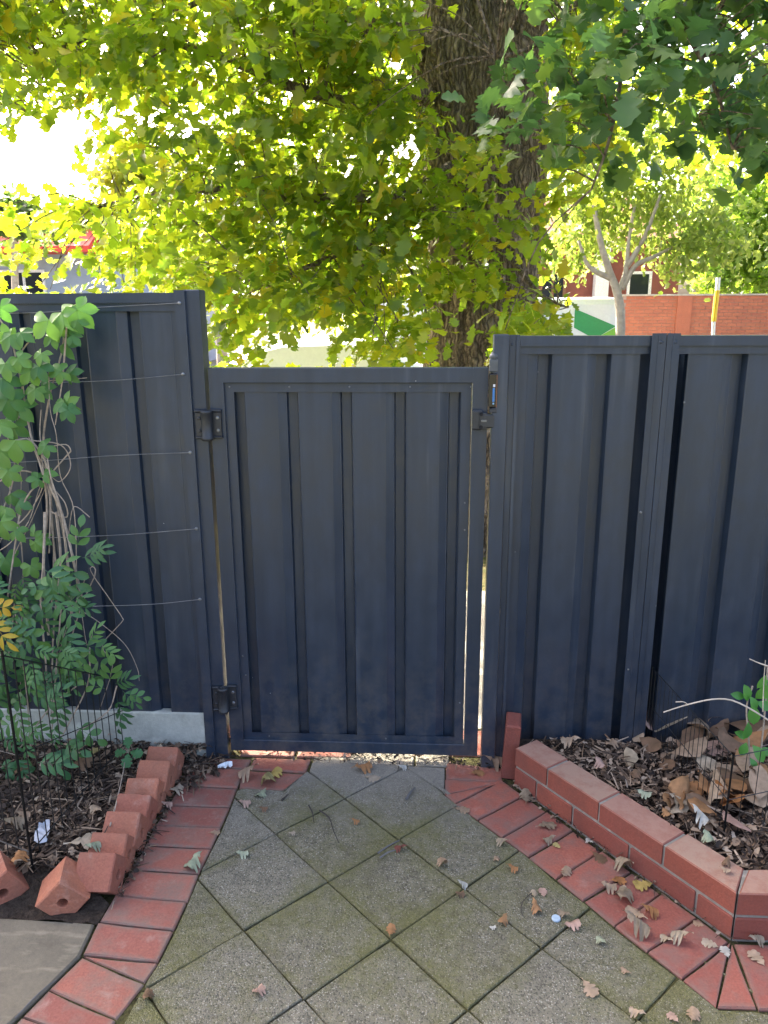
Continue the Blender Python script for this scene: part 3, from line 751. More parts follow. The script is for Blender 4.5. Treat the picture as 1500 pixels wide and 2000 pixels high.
litter(dz4, .001, 150, 'leaf_litter', 'thin line of leaf crumbs along the foot of the low garden wall', DK, (.005, .016))

# ------------------------------------------------------------------ fallen leaves, one by one
COLS = {'tan': [(0, (.42, .28, .18)), (1, (.52, .38, .26))], 'pale': [(0, (.43, .33, .22)), (1, (.52, .42, .31))], 'orange': [(0, (.46, .20, .07)), (1, (.42, .22, .10))],
        'grey': [(0, (.30, .22, .145)), (1, (.36, .28, .19))], 'green': [(0, (.36, .40, .26)), (1, (.42, .45, .31))], 'red': [(0, (.22, .06, .045)), (1, (.2, .07, .05))],
        'yellow': [(0, (.50, .36, .10)), (1, (.46, .38, .16))], 'brown': [(0, (.20, .11, .06)), (1, (.26, .15, .09))], 'white': [(0, (.52, .49, .42)), (1, (.58, .55, .48))], 'pink': [(0, (.50, .30, .23)), (1, (.55, .36, .28))]}
LM = {k: leafy('dead_leaf_'+k, v, (.8, .6, .4), 'obj', .12, .7, 45) for k, v in COLS.items()}
_lc = {}
def dead_mesh(col, kind, var):
    k = (col, kind, var)
    if k not in _lc:
        st = OAK if kind == 'oak' else BROAD
        vt = leaf_vt(st, 1, [.08, .18, -.10, .32][var], [.14, .3, .08, .22][var], [.02, .05, .03, .06][var], [.2, .9, .5, 1.3][var], var*1.3)
        _lc[k] = vt_mesh('fallen_leaf', vt, LM[col])
    return _lc[k]
def drop(px, py, sz, col, label, rot=None, kind='oak', var=None, z=0.0, tilt=None, name='fallen_leaf', group='dead leaves fallen on the paving', lift=.006):
    L = sz/ (FPX/np.linalg.norm(np.array(G3(px, py, z))-CAM))*.86
    o = add(name, dead_mesh(col, kind, random.randrange(4) if var is None else var))
    x, y = G(px, py, z); a = random.uniform(0, 6.28) if rot is None else math.radians(rot)
    t = tilt or (random.uniform(-.14, .14), random.uniform(-.16, .08))
    R = Matrix.Rotation(a, 4, 'Z') @ Matrix.Rotation(t[1], 4, 'Y') @ Matrix.Rotation(t[0], 4, 'X')
    lo = min((R @ (v.co*L)).z for v in o.data.vertices)
    cx = R @ Vector((L*.5, 0, 0))
    o.matrix_world = Matrix.Translation((x-cx.x, y-cx.y, z+.002-lo*.85)) @ R @ Matrix.Scale(L, 4)
    return tag(o, label, 'leaf', group)
FALL = [
 (487, 1520, 42, 'tan', 'tan curled oak leaf at the left of the clump on the bricks before the gate', 200),
 (520, 1538, 46, 'yellow', 'ochre curled oak leaf in the middle of the clump before the gate', 100),
 (534, 1518, 40, 'yellow', 'yellowish lobed leaf at the right of the clump before the gate', 60),
 (512, 1553, 34, 'green', 'pale greenish leaf just below the clump of ochre leaves before the gate', 250),
 (475, 1574, 30, 'pink', 'pinkish tan leaf at the left rim of the pavers below the ochre clump', 20),
 (512, 1584, 22, 'brown', 'small round brown leaf on the paver below the ochre clump', 10),
 (418, 1628, 24, 'tan', 'small tan leaf on the joint between the left brick strip and the pavers', 20),
 (381, 1690, 46, 'green', 'pale green oak leaf lying on the left brick strip', 245),
 (470, 1673, 30, 'green', 'pale olive leaf on the dark green paver near the left brick strip', 10),
 (568, 1632, 18, 'pale', 'tiny pale leaf scrap at a paver corner left of the forked twig', 40),
 (692, 1608, 22, 'orange', 'small orange-red leaf right of the forked twig', 0),
 (783, 1661, 26, 'red', 'dark red curled leaf beside two short grey sticks on the pavers', 170),
 (704, 1508, 46, 'orange', 'orange-brown oak leaf under the middle of the gate', 30),
 (724, 1521, 40, 'pale', 'pale tan leaf overlapping the orange-brown one under the middle of the gate', 340),
 (784, 1505, 20, 'white', 'whitish leaf scrap on the paver joint right of the gate middle', 20),
 (900, 1583, 36, 'tan', 'tan leaf at the rim of the pavers beside the right brick strip, nearest the gate', 350),
 (1028, 1564, 42, 'grey', 'grey-green oak leaf at the foot of the garden wall near the upright brick', 80),
 (1064, 1616, 44, 'grey', 'grey-brown curled leaf on the right brick strip below the grey-green oak leaf', 20),
 (1074, 1644, 28, 'grey', 'crumpled grey leaf on the right brick strip beside a tiny yellow leaf', 200),
 (1089, 1654, 20, 'yellow', 'tiny yellow leaf on the right brick strip', 130),
 (1152, 1648, 18, 'white', 'small whitish leaf scrap against the foot of the garden wall', 120),
 (1104, 1710, 30, 'tan', 'tan leaf on the brick joint at the paver side of the right strip', 60),
 (1168, 1676, 36, 'brown', 'brown curled leaf on the right strip close to the garden wall', 310),
 (1221, 1703, 46, 'pale', 'pale tan leaf standing on edge against the garden wall', 110, 3),
 (1205, 1722, 34, 'orange', 'orange leaf under the pale upright leaf by the garden wall', 10),
 (1184, 1738, 36, 'tan', 'flat tan leaf left of the orange leaf on the right brick strip', 350),
 (1259, 1730, 42, 'yellow', 'ochre leaf with a dark stalk at the foot of the garden wall', 190),
 (1217, 1762, 52, 'grey', 'large grey-tan lobed leaf in the middle of the right brick strip', 60),
 (1244, 1793, 42, 'tan', 'curled tan leaf between an orange leaf and a grey-tan leaf on the strip', 140),
 (1265, 1788, 36, 'orange', 'bright orange oak leaf on the right brick strip', 10),
 (1240, 1820, 52, 'grey', 'wide grey-tan oak leaf lying at the paver side of the right strip', 330),
 (1303, 1840, 26, 'pale', 'narrow pale leaf on the right strip, left of a pair of pale leaves', 130),
 (1331, 1841, 38, 'pale', 'pale tan oak leaf on the right strip below the bend of the wall', 150),
 (1366, 1807, 22, 'tan', 'small tan leaf near the wall foot before the corner', 160),
 (1389, 1847, 32, 'pale', 'pale leaf on the strip just left of the wall corner', 150),
 (1418, 1863, 28, 'white', 'whitish lobed leaf on the wedge brick under the wall corner', 90),
 (1472, 1846, 32, 'pale', 'pale leaf on the bricks right of the wall corner, close to the wall', 20),
 (1481, 1876, 38, 'tan', 'tan leaf below the pale one right of the wall corner', 110),
 (984, 1652, 26, 'pale', 'pale leaf on the joint where paver and right strip meet, below the first bricks', 150),
 (999, 1700, 26, 'orange', 'small orange leaf on the mossy paver beside the right strip', 350),
 (971, 1684, 20, 'tan', 'tiny tan leaf on the paver beside the small orange leaf', 100),
 (868, 1694, 30, 'tan', 'narrow tan leaf standing in a paver joint right of the red leaf', 120, 3),
 (902, 1733, 22, 'white', 'white leaf scrap on the crossing of two paver joints', 0),
 (896, 1752, 24, 'brown', 'brownish leaf just below the white scrap on the paver joint', 20),
 (763, 1823, 28, 'orange', 'light orange leaf on the lower crossing of two paver joints', 80),
 (1045, 1778, 28, 'orange', 'orange-yellow leaf on the mossy paver with the pink leaf', 290),
 (1043, 1750, 20, 'pale', 'small pale leaf next to the pink leaf on the mossy paver', 90),
 (1061, 1747, 26, 'pink', 'pale pink leaf on the mossy paver by the right strip', 90),
 (985, 1801, 28, 'orange', 'orange curled leaf on the large paver left of the mossy one', 240),
 (960, 1814, 16, 'white', 'tiny whitish chip left of the orange curled leaf', 0),
 (1114, 1811, 36, 'pink', 'pinkish tan leaf at the lower corner of the mossy paver', 10),
 (1103, 1790, 26, 'grey', 'curled grey leaf above the pinkish tan one at the paver corner', 150),
 (1175, 1844, 24, 'green', 'small pale green oak leaf on the paver beside the right strip', 120),
 (1223, 1900, 20, 'tan', 'tiny tan leaf on the lower right paver', 140),
 (1149, 1931, 40, 'tan', 'tan oak leaf lying alone on the lower right paver', 300),
 (1246, 1984, 30, 'tan', 'narrow tan leaf on the lowest paver joint at the right', 150),
 (1316, 1991, 26, 'pink', 'pinkish leaf at the bottom right, left one of two', 120),
 (1353, 1990, 34, 'tan', 'tan leaf at the bottom right, right one of two', 60),
 (502, 1945, 34, 'pink', 'pinkish tan leaf alone on the large lower left paver', 60),
 (287, 1953, 30, 'brown', 'brown crumpled leaf at the foot of the left brick strip', 90),
 (152, 1830, 22, 'brown', 'small brown leaf on the concrete slab', 30),
 (455, 1468, 46, 'orange', 'orange-brown curled leaf leaning on the left hinge post', 40, 3),
 (398, 1480, 44, 'pink', 'pinkish tan leaf in the litter beside the left hinge post', 70),
 (408, 1500, 36, 'orange', 'orange leaf on the dirt left of the gate corner', 200),
 (375, 1478, 32, 'green', 'faded greenish leaf on the dirt behind the far sawtooth brick', 100),
 (388, 1440, 40, 'tan', 'dry tan leaf against the concrete plinth by the left post', 120),
 (340, 1552, 40, 'pale', 'pale curled leaf caught at the foot of the sawtooth bricks', 60),
 (325, 1580, 24, 'pink', 'pinkish leaf on the brick strip beside the sawtooth bricks', 30),
 (930, 1512, 34, 'orange', 'orange-brown leaf on the first right strip brick under the gate', 20),
 (962, 1497, 64, 'tan', 'long curled tan leaf at the foot of the right gate post', 10, 1),
]
for f in FALL: drop(f[0], f[1], f[2], f[3], f[4], f[5], var=f[6] if len(f) > 6 else None)
# leaves in the left bed
for px, py, s, c, lab, r in [(165, 1648, 76, 'pale', 'large pale oak leaf lying on the dark soil of the left bed', 20), (180, 1666, 34, 'green', 'greenish leaf tucked under the large pale one in the left bed', 60), (150, 1500, 60, 'brown', 'broad brown leaf on the left bed behind the mesh edging', 50),
        (88, 1505, 40, 'pale', 'pale leaf on the left bed near the mesh edging', 110), (40, 1505, 44, 'brown', 'brown leaf at the left edge of the bed', 80), (190, 1585, 30, 'tan', 'tan leaf in the left bed below the oak seedling', 150), (295, 1475, 46, 'pale', 'pale crumpled leaf beside the far sawtooth bricks', 30),
        (220, 1435, 40, 'pink', 'pinkish dry leaf under the shrub in the left bed', 80), (35, 1690, 44, 'orange', 'orange-brown leaf at the corner of the left bed', 100), (185, 1470, 26, 'yellow', 'small yellow leaf on the left bed right of the mesh post', 100), (120, 1400, 36, 'tan', 'tan leaf under the shrub behind the mesh edging', 20), (45, 1600, 26, 'tan', 'small tan leaf on the left bed, upper left of the plastic scrap', 20), (25, 1620, 40, 'grey', 'greyish leaf on the left bed beside the plastic scrap', 50)]:
    drop(px, py, s, c, lab, r, z=.085, group='dead leaves lying in the left bed')
# big leathery leaves heaped in the right bed
big = [(1290, 1425, 110, 'pale'), (1360, 1418, 80, 'tan'), (1330, 1480, 90, 'tan'), (1395, 1470, 80, 'pink'), (1300, 1500, 60, 'brown'), (1440, 1470, 90, 'brown'), (1380, 1510, 70, 'pale'), (1340, 1560, 90, 'orange'), (1405, 1555, 70, 'orange'), (1460, 1500, 80, 'tan'), (1440, 1540, 90, 'brown'),
       (1425, 1580, 90, 'orange'), (1470, 1570, 70, 'tan'), (1480, 1430, 70, 'tan'), (1270, 1465, 60, 'brown'), (1245, 1445, 50, 'tan'), (1365, 1585, 70, 'orange'), (1320, 1585, 60, 'pale'), (1490, 1530, 70, 'brown'), (1230, 1490, 54, 'pale'), (1440, 1620, 70, 'pink'), (1390, 1610, 50, 'tan'), (1350, 1450, 70, 'brown'), (1420, 1510, 60, 'tan'), (1310, 1545, 60, 'brown'), (1268, 1430, 70, 'pink'), (1400, 1440, 60, 'brown'), (1480, 1480, 60, 'pale')]
CN_ = {'pale': 'pale', 'tan': 'tan', 'pink': 'pinkish', 'brown': 'dark brown', 'orange': 'orange-brown'}
big += [(random.uniform(1265, 1500), random.uniform(1405, 1475), random.uniform(55, 95), random.choice(('tan', 'brown', 'orange', 'pink'))) for _ in range(14)]
big += [(random.uniform(1310, 1500), random.uniform(1480, 1600), random.uniform(55, 90), random.choice(('tan', 'orange', 'brown', 'orange'))) for _ in range(12)]
for px, py, s, c in big:
    x, y = G(px, py, .15)
    where = 'leaning at the foot of the right fence' if py < 1462 else ('at the right edge of the heap' if px > 1435 else ('at the front of the heap by the mesh post' if py > 1550 else ('on the left slope of the heap' if px < 1340 else 'in the middle of the heap')))
    drop(px, py, s*.98, c, 'large leathery %s dead leaf %s' % (CN_[c], where), None, 'broad', None, .125+hR(x, y)*random.uniform(.6, 1.4), (random.uniform(-.8, .8), random.uniform(-.9, .3)), group='large dead leaves heaped in the right bed')
for px, py, s, c, lab in [(1255, 1553, 34, 'green', 'pale green oak leaf on the right bed just behind the wall'), (1318, 1570, 44, 'pale', 'pale oak leaf on the right bed beside the leathery heap'), (1365, 1604, 40, 'white', 'whitish oak leaf on the right bed in front of the leathery heap'), (1170, 1497, 34, 'pink', 'pinkish leaf on the right bed behind the second cap brick'),
        (1115, 1455, 42, 'tan', 'tan oak leaf against the right fence near the first cap bricks'), (1190, 1462, 36, 'tan', 'broad tan leaf near the double fence post'), (1380, 1640, 34, 'green', 'faded green leaf on the right bed behind the corner cap brick'), (1300, 1590, 30, 'orange', 'small orange leaf on the right bed left of the leathery heap'), (1240, 1520, 30, 'brown', 'small brown leaf in the middle of the right bed'), (1420, 1690, 24, 'brown', 'brown leaf on the bed at the wall corner')]:
    drop(px, py, s, c, lab, z=.15, group='oak leaves lying in the right bed')
for px, py, s, c, lab in [(1415, 1702, 22, 'tan', 'tan leaf lying on the corner cap brick of the garden wall')]:
    drop(px, py, s, c, lab, z=2*BH+J)
# other scraps
scr = MB(); 
def scrap(px, py, s, z, m, label, cat, name, a):
    x, y = G(px, py, z); n = 7; t = MB(); ps = []
    for i in range(n):
        for j in range(4): ps.append((x+(i/(n-1)-.5)*s*math.cos(a)-(j/3-.5)*s*.45*math.sin(a)*(1-.5*abs(i/(n-1)-.4)), y+(i/(n-1)-.5)*s*math.sin(a)+(j/3-.5)*s*.45*math.cos(a), z+.006+random.uniform(0, .018)))
    t.v = ps
    for i in range(n-1):
        for j in range(3): t.f.append((i*4+j, i*4+j+1, i*4+j+5, i*4+j+4))
    o = t.build(name, m); md = o.modifiers.new('t', 'SOLIDIFY'); md.thickness = .001
    return tag(o, label, cat)
plast = M_plain('thin_grey_plastic', (.42, .45, .50), .4, var=.2)
scrap(84, 1632, .10, .07, plast, 'crumpled grey-white plastic scrap on the dark soil of the left bed', 'litter', 'plastic_scrap', 1.9)
scrap(440, 1500, .055, .003, M_plain('white_paper', (.68, .72, .74), .7, var=.1), 'small white torn scrap on the bricks by the left hinge post', 'litter', 'paper_scrap', .4)
scrap(176, 1356, .12, .10, M_plain('pale_dry_leaf', (.66, .62, .55), .7, var=.1), 'pale crumpled scrap caught in the shrub above the plinth', 'litter', 'paper_scrap', .3)
cx_, cy_ = G(1086, 1796)
cap = MB().lathe([(.011, 0), (.013, .001), (.013, .005), (.011, .007), (.002, .007)], (cx_, cy_, .001), 16).build('bottle_cap', M_plain('pale_blue_plastic', (.40, .50, .58), .35, var=.1)); tag(cap, 'small pale blue cap lying on the mossy paver by the right strip', 'cap')
# twigs lying about
def stick(name, label, pls, r, m, z=.004, cat='stick'):
    t = MB()
    for pl in pls:
        P = [(*G(px, py, z), z+r+(.004 if 0 < i < len(pl)-1 else 0)) for i, (px, py) in enumerate(pl)]
        t.tube(curve(P, 8), [r*(1-.5*k/ (len(curve(P, 8))-1)) for k in range(len(curve(P, 8)))], 6)
    return tag(t.build(name, m), label, cat)
stick('twig', 'thin forked dark twig on the pavers left of the middle', [[(603, 1574), (610, 1590), (613, 1607)], [(624, 1584), (643, 1600), (650, 1622), (662, 1648)]], .0028, darkstick_m)
stick('twig', 'short thick grey stick on the grey paver near the gate', [[(793, 1563), (802, 1551), (810, 1541)]], .0052, M_plain('grey_stick', (.12, .115, .11), .9))
stick('twig', 'pair of short grey sticks beside the dark red leaf', [[(738, 1668), (760, 1655), (780, 1643)], [(742, 1677), (757, 1669), (772, 1662)]], .0034, M_plain('grey_stick', (.12, .115, .11), .9))
stick('twig', 'short dark stick on the paver under the ochre leaf clump', [[(550, 1565), (563, 1553)]], .004, darkstick_m)
stick('twig', 'dark thin stick across the left brick strip by the sawtooth bricks', [[(310, 1571), (325, 1580), (342, 1591)]], .003, darkstick_m)
stick('twig', 'fine curved twig lying on the mossy paver', [[(1038, 1745), (1020, 1765), (1018, 1785), (1026, 1795)]], .0016, darkstick_m)
stick('twig', 'fine twig along the joint at the left edge of the concrete slab', [[(30, 1990), (62, 1958), (92, 1930), (110, 1916)]], .0024, M_plain('grey_stick', (.12, .115, .11), .9))
stick('twig', 'long pale twig lying in the left bed behind the sawtooth bricks', [[(215, 1615), (228, 1570), (238, 1525), (244, 1490)]], .0028, twig_m, .10)

# ------------------------------------------------------------------ wire mesh edging in the beds
def wire_panel(root, A, B, h0, h1, zg, n, rails, r=.0021, arch=0.0):
    A = Vector(A); B = Vector(B); d = B-A; m = MB()
    for k in range(n+1):
        t = k/n; p = A.lerp(B, t)
        h = h0+(h1-h0)*t+arch*math.sin(math.pi*t)
        m.tube([(p.x, p.y, zg-.03), (p.x+random.uniform(-.002, .002), p.y, zg+h)], r*.8, 4)
    for fz in rails:
        pts = []
        for k in range(9):
            t = k/8; p = A.lerp(B, t); pts.append((p.x, p.y, zg+(h0+(h1-h0)*t+arch*math.sin(math.pi*t))*fz))
        m.tube(pts, r, 4)
    o = m.build('wire_mesh', black_wire, root)
    for p in (A, B):
        MB().tube([(p.x, p.y, zg-.06), (p.x, p.y, zg+max(h0, h1)*1.02)], r*2.0, 6).build('post', black_wire, root)
pn = Vector(G(63, 1690, .06)); pf = Vector(G(270, 1425, .06)); pl_ = Vector(G(-170, 1600, .06))
wf = empty('wire_edging', (pn.x, pn.y, .05), 'thin black wire mesh edging standing in the left bed before the shrub', 'wire fence')
hN = 1.7-np.linalg.norm(np.array([pn.x, pn.y]))*0
hnear = YP(63, 1275, pn.y)[2]-.06
wire_panel(wf, pn, pf, hnear, max(.22, YP(270, 1330, pf.y)[2]-.06), .05, 17, (1.0, .55, .08))
wire_panel(wf, (pl_.x, pl_.y), pn, hnear*.94, hnear, .05, 11, (1.0, .55, .08))
qa = Vector(G(1262, 1440, .12)); qb = Vector(G(1412, 1640, .12)); qc = qb+Vector((.95, .34))
wr = empty('wire_edging', (qb.x, qb.y, .1), 'thin black wire mesh edging bent round the dead leaf heap in the right bed', 'wire fence')
wire_panel(wr, qa, qb, .30, .30, .11, 20, (1.0, .5, .06), .0017)
wire_panel(wr, qb, qc, .30, .30, .11, 20, (1.0, .5, .06), .0017)

# ------------------------------------------------------------------ climbing vine on the left fence
vine_leaf = leafy('vine_leaf', [(0, (.065, .175, .055)), (.5, (.115, .25, .065)), (1, (.18, .33, .08))], (1.3, 1.5, .6), 'obj', .35, .42)
shrub_leaf = leafy('shrub_leaf', [(0, (.055, .145, .062)), (.6, (.085, .200, .072)), (1, (.13, .26, .07))], (1.2, 1.4, .6), 'obj', .3, .4)
vine = empty('climbing_vine', (-1.25, 2.5, .05), 'leafy creeper with bare woody stems climbing the left fence wires', 'climbing plant')
YV = 2.52
def vp(px, py, y=YV): return YP(px, py, y)
stems = [[(95, 1240), (85, 1100), (92, 1000), (85, 930), (60, 850), (40, 740), (20, 660), (-10, 610)], [(100, 1200), (105, 1060), (95, 960), (75, 900), (50, 840), (20, 780)], [(140, 1200), (128, 1060), (105, 960), (88, 900), (85, 850), (100, 760), (120, 690), (128, 620)],
         [(150, 1150), (145, 1000), (118, 930), (110, 850), (98, 800), (95, 720)], [(160, 1170), (140, 1080), (120, 1000), (98, 950), (90, 905), (60, 860), (30, 860)], [(10, 1200), (30, 1060), (40, 1000), (60, 960), (85, 940), (130, 890), (138, 880), (128, 868), (100, 872)],
         [(135, 1260), (160, 1180), (185, 1125), (184, 1108), (176, 1110), (186, 1130), (235, 1200), (237, 1216), (205, 1250), (202, 1270), (220, 1300), (205, 1355), (195, 1385)], [(155, 1190), (200, 1220), (245, 1260), (268, 1305), (272, 1330)], [(0, 940), (40, 920), (75, 928), (100, 945)],
         [(0, 1040), (40, 1020), (70, 980), (85, 940), (80, 880)], [(20, 1130), (30, 1080), (60, 1020), (90, 950)], [(96, 1080), (98, 990), (92, 925), (70, 880), (55, 830), (45, 750)], [(110, 1110), (100, 1010), (98, 940), (85, 890), (78, 850), (80, 800)], [(130, 1090), (120, 1000), (100, 935), (90, 880)],
         [(0, 880), (20, 960), (15, 1020), (0, 1060)], [(0, 1010), (25, 940), (30, 860), (38, 790)], [(60, 860), (120, 870), (138, 910), (118, 940), (98, 930)], [(100, 1000), (130, 1010), (128, 985), (110, 960)], [(5, 830), (40, 925), (36, 1000)], [(175, 1010), (150, 990), (140, 1000), (135, 1060), (150, 1130), (160, 1200), (170, 1260), (180, 1240)],
         [(0, 1075), (20, 1060), (55, 1020), (75, 960), (88, 930)], [(75, 745), (130, 742), (170, 738)], [(170, 1120), (140, 1200), (120, 1260), (110, 1320)], [(30, 1160), (20, 1260), (5, 1330)], [(70, 650), (40, 690), (30, 720)], [(130, 640), (122, 740), (108, 830)], [(88, 1000), (85, 1100), (80, 1180), (90, 1300), (95, 1400)], [(110, 1000), (118, 1100), (105, 1230), (100, 1400)], [(35, 1000), (45, 1120), (40, 1300), (42, 1450)]]
for i, s in enumerate(stems):
    y0 = YV+random.uniform(-.06, .06)
    P = curve([vp(px, py, y0+random.uniform(-.02, .02)) for px, py in s], 26)
    r = random.uniform(.0018, .0036) if i not in (0, 2, 4, 26, 27) else .0052
    MB().tube(P, [r*(1-.5*k/len(P)) for k in range(len(P))], 5).build('stem', twig_m, vine)
def compound(nl, L, kind=LANCE, pin=False):
    parts = []
    if not pin:
        for k in range(nl):
            a = (k-(nl-1)/2)*(1.05 if nl == 5 else 1.1); s = L*(1-.18*abs(k-(nl-1)/2)/((nl-1)/2))
            vt = leaf_vt([(0, .012), (.1, .06), (.28, .20), (.42, .27), (.55, .27), (.68, .21), (.8, .13), (.9, .055), (1, 0)], s, .3, .22, .012)
            parts.append(xf(vt, Matrix.Rotation(a, 4, 'Z') @ Matrix.Rotation(.25, 4, 'Y')))
    else:
        for k in range(nl):
            for sd in (-1, 1):
                vt = leaf_vt(kind, L*.52, .25, .2); t = .15+.75*k/nl
                parts.append(xf(vt, Matrix.Translation((t*L, 0, -.12*t*t*L)) @ Matrix.Rotation(sd*(1.0-.3*t), 4, 'Z') @ Matrix.Rotation(.2, 4, 'Y')))
        parts.append(xf(leaf_vt(kind, L*.5, .3, .2), Matrix.Translation((.9*L, 0, -.1*L)) @ Matrix.Rotation(.4, 4, 'Y')))
        parts.append(leaf_vt([(0, .008), (1, .004)], L*.95, .12, 0))
    return merge(parts)
VL = [vt_mesh('leaf', compound(5, 1), vine_leaf), vt_mesh('leaf', compound(3, 1), vine_leaf), vt_mesh('leaf', compound(5, 1), vine_leaf)]
SL = [vt_mesh('leaf', compound(3, 1, LANCE, True), shrub_leaf), vt_mesh('leaf', compound(2, 1, BROAD, True), shrub_leaf)]
def hang(me, parent, pos, L, yaw_in_plane, face=.6, jit=.5, name='leaf'):
    """leaf whose tip points to angle (0 = right, -90 = down, seen from the yard) and whose upper side looks toward the yard and up"""
    a = math.radians(yaw_in_plane)
    d = Vector((math.cos(a), -.35+random.uniform(-jit, jit)*.6, math.sin(a))).normalized()
    nr_ = Vector((random.uniform(-jit, jit), -1, face+random.uniform(-jit, jit))).normalized()
    y = nr_.cross(d).normalized(); z = d.cross(y)
    o = add(name, me, None, parent)
    o.matrix_local = Matrix.Translation(Vector(pos)-parent.location) @ Matrix((d, y, z)).transposed().to_4x4() @ Matrix.Scale(L, 4)
    return o
vl = [(120, 610, 75, -30), (95, 625, 70, -140), (150, 605, 62, -50), (130, 640, 46, -90), (20, 655, 50, -120), (40, 650, 44, -20), (105, 655, 46, -150), (125, 670, 50, -70), (140, 655, 36, -40), (60, 725, 50, -130), (75, 715, 48, -60), (68, 760, 46, -120), (80, 755, 44, -50), (120, 725, 42, -170), (135, 730, 40, 20), (125, 785, 44, -150), (130, 790, 42, 30), (132, 800, 40, -60),
      (15, 780, 66, -90), (35, 790, 60, -50), (10, 710, 50, -80), (25, 830, 58, -100), (30, 860, 70, -90), (45, 840, 50, -20), (0, 880, 60, -70), (5, 740, 60, -60), (85, 860, 40, -20), (95, 850, 44, 30), (90, 870, 40, -150), (85, 925, 40, 10), (75, 935, 36, 170), (20, 965, 52, -60), (10, 990, 50, -110), (35, 980, 48, -10), (0, 1020, 60, -80), (68, 1060, 42, -60), (75, 1052, 44, 0), (66, 1048, 36, 100), (60, 1105, 44, -60), (75, 1100, 42, -100),
      (10, 1090, 56, -80), (15, 660, 40, 90), (0, 600, 46, -60), (50, 900, 44, -60), (15, 920, 50, -100), (110, 640, 40, -100), (150, 625, 40, -80), (80, 690, 36, -110), (35, 700, 40, -30), (30, 1035, 44, -50), (5, 1140, 60, -60), (30, 1130, 50, -30), (0, 830, 50, -30)]
mpp = 2.58/FPX
for px, py, s, a in vl:
    if py > 800 and random.random() < .25: continue
    hang(random.choice(VL), vine, vp(px, py, YV-random.uniform(.0, .08)), s*mpp*.72, a, .55, .45)
shrub = empty('jasmine_shrub', (-1.2, 2.36, .05), 'dense green shrub with small pinnate leaves at the foot of the left fence', 'shrub')
k = 0
while k < 118:
    px, py = random.uniform(-80, 128), random.uniform(1110, 1500)
    if py < 1130 and px > 130: continue
    if px > 130-.0*py and py > 1180 and random.random() < .75: continue
    if py > 1330 and random.random() < .35: continue
    hang(SL[0] if random.random() < .75 else SL[1], shrub, YP(px, py, 2.40+random.uniform(-.17, .14)), random.uniform(36, 64)*mpp, random.uniform(-170, 10) if random.random() < .8 else random.uniform(0, 180), .6, .5); k += 1
for px, py, s, a in [(160, 1090, 60, 20), (150, 1070, 56, 70), (175, 1080, 50, 30), (140, 1110, 70, -70), (135, 1120, 70, -150), (165, 1260, 56, 0), (175, 1255, 50, 60), (178, 1270, 56, -120), (195, 1262, 46, -20), (215, 1330, 60, 70), (225, 1335, 56, 30), (240, 1350, 46, -40), (228, 1365, 56, -70), (250, 1355, 40, -10), (235, 1390, 46, -100), (180, 1330, 50, 60), (205, 1345, 46, 150), (125, 1180, 60, 30), (140, 1180, 50, -10), (100, 1120, 70, 40), (150, 1420, 60, -30), (110, 1460, 60, -60)]:
    hang(random.choice(SL), shrub, YP(px, py, 2.42+random.uniform(-.04, .04)), s*mpp*.9, a, .5, .4)
for s in [[(100, 1450), (110, 1300), (120, 1180)], [(60, 1460), (50, 1330), (30, 1200)], [(120, 1440), (170, 1340), (175, 1265)], [(150, 1430), (210, 1390), (228, 1340)], [(40, 1460), (100, 1380), (150, 1340)]]:
    MB().tube(curve([YP(a, b, 2.42) for a, b in s], 10), .0028, 5).build('stem', twig_m, shrub)
yl_leaf = leafy('yellowed_leaf', [(0, (.55, .35, .03)), (1, (.5, .42, .05))], (1, .8, .3), 'obj', .3)
hang(vt_mesh('leaf', compound(3, 1, LANCE, True), yl_leaf), shrub, YP(-16, 1212, 2.3), 60*mpp, -40)
hang(vt_mesh('leaf', compound(2, 1, BROAD, True), yl_leaf), shrub, YP(-18, 1185, 2.3), 44*mpp, 0)
# oak seedling
sx_, sy_ = G(252, 1500, .06)
sdl = empty('oak_seedling', (sx_, sy_, .05), 'tiny oak seedling with four lobed green leaves in the left bed', 'seedling')
oakg = leafy('seedling_leaf', [(0, (.045, .14, .05)), (1, (.06, .17, .06))], (1, 1.2, .5), 'obj', .25, .4)
seed_me = vt_mesh('leaf', leaf_vt(OAK, 1, .2, .15, .02), oakg)
MB().tube([(sx_, sy_, .04), (sx_+.004, sy_, .13)], .0022, 5).build('stem', twig_m, sdl)
for a, L in ((95, .050), (185, .048), (-85, .058), (-5, .055)):
    o = add('leaf', seed_me, None, sdl); ar = math.radians(a)
    d = Vector((math.cos(ar), -.25+.5*math.sin(ar), .55*math.sin(ar)+.05)).normalized(); y = Vector((0, -.55, .83)).cross(d).normalized(); z = d.cross(y)
    o.matrix_local = Matrix.Translation((.004, 0, .08)) @ Matrix((d, y, z)).transposed().to_4x4() @ Matrix.Scale(L, 4)
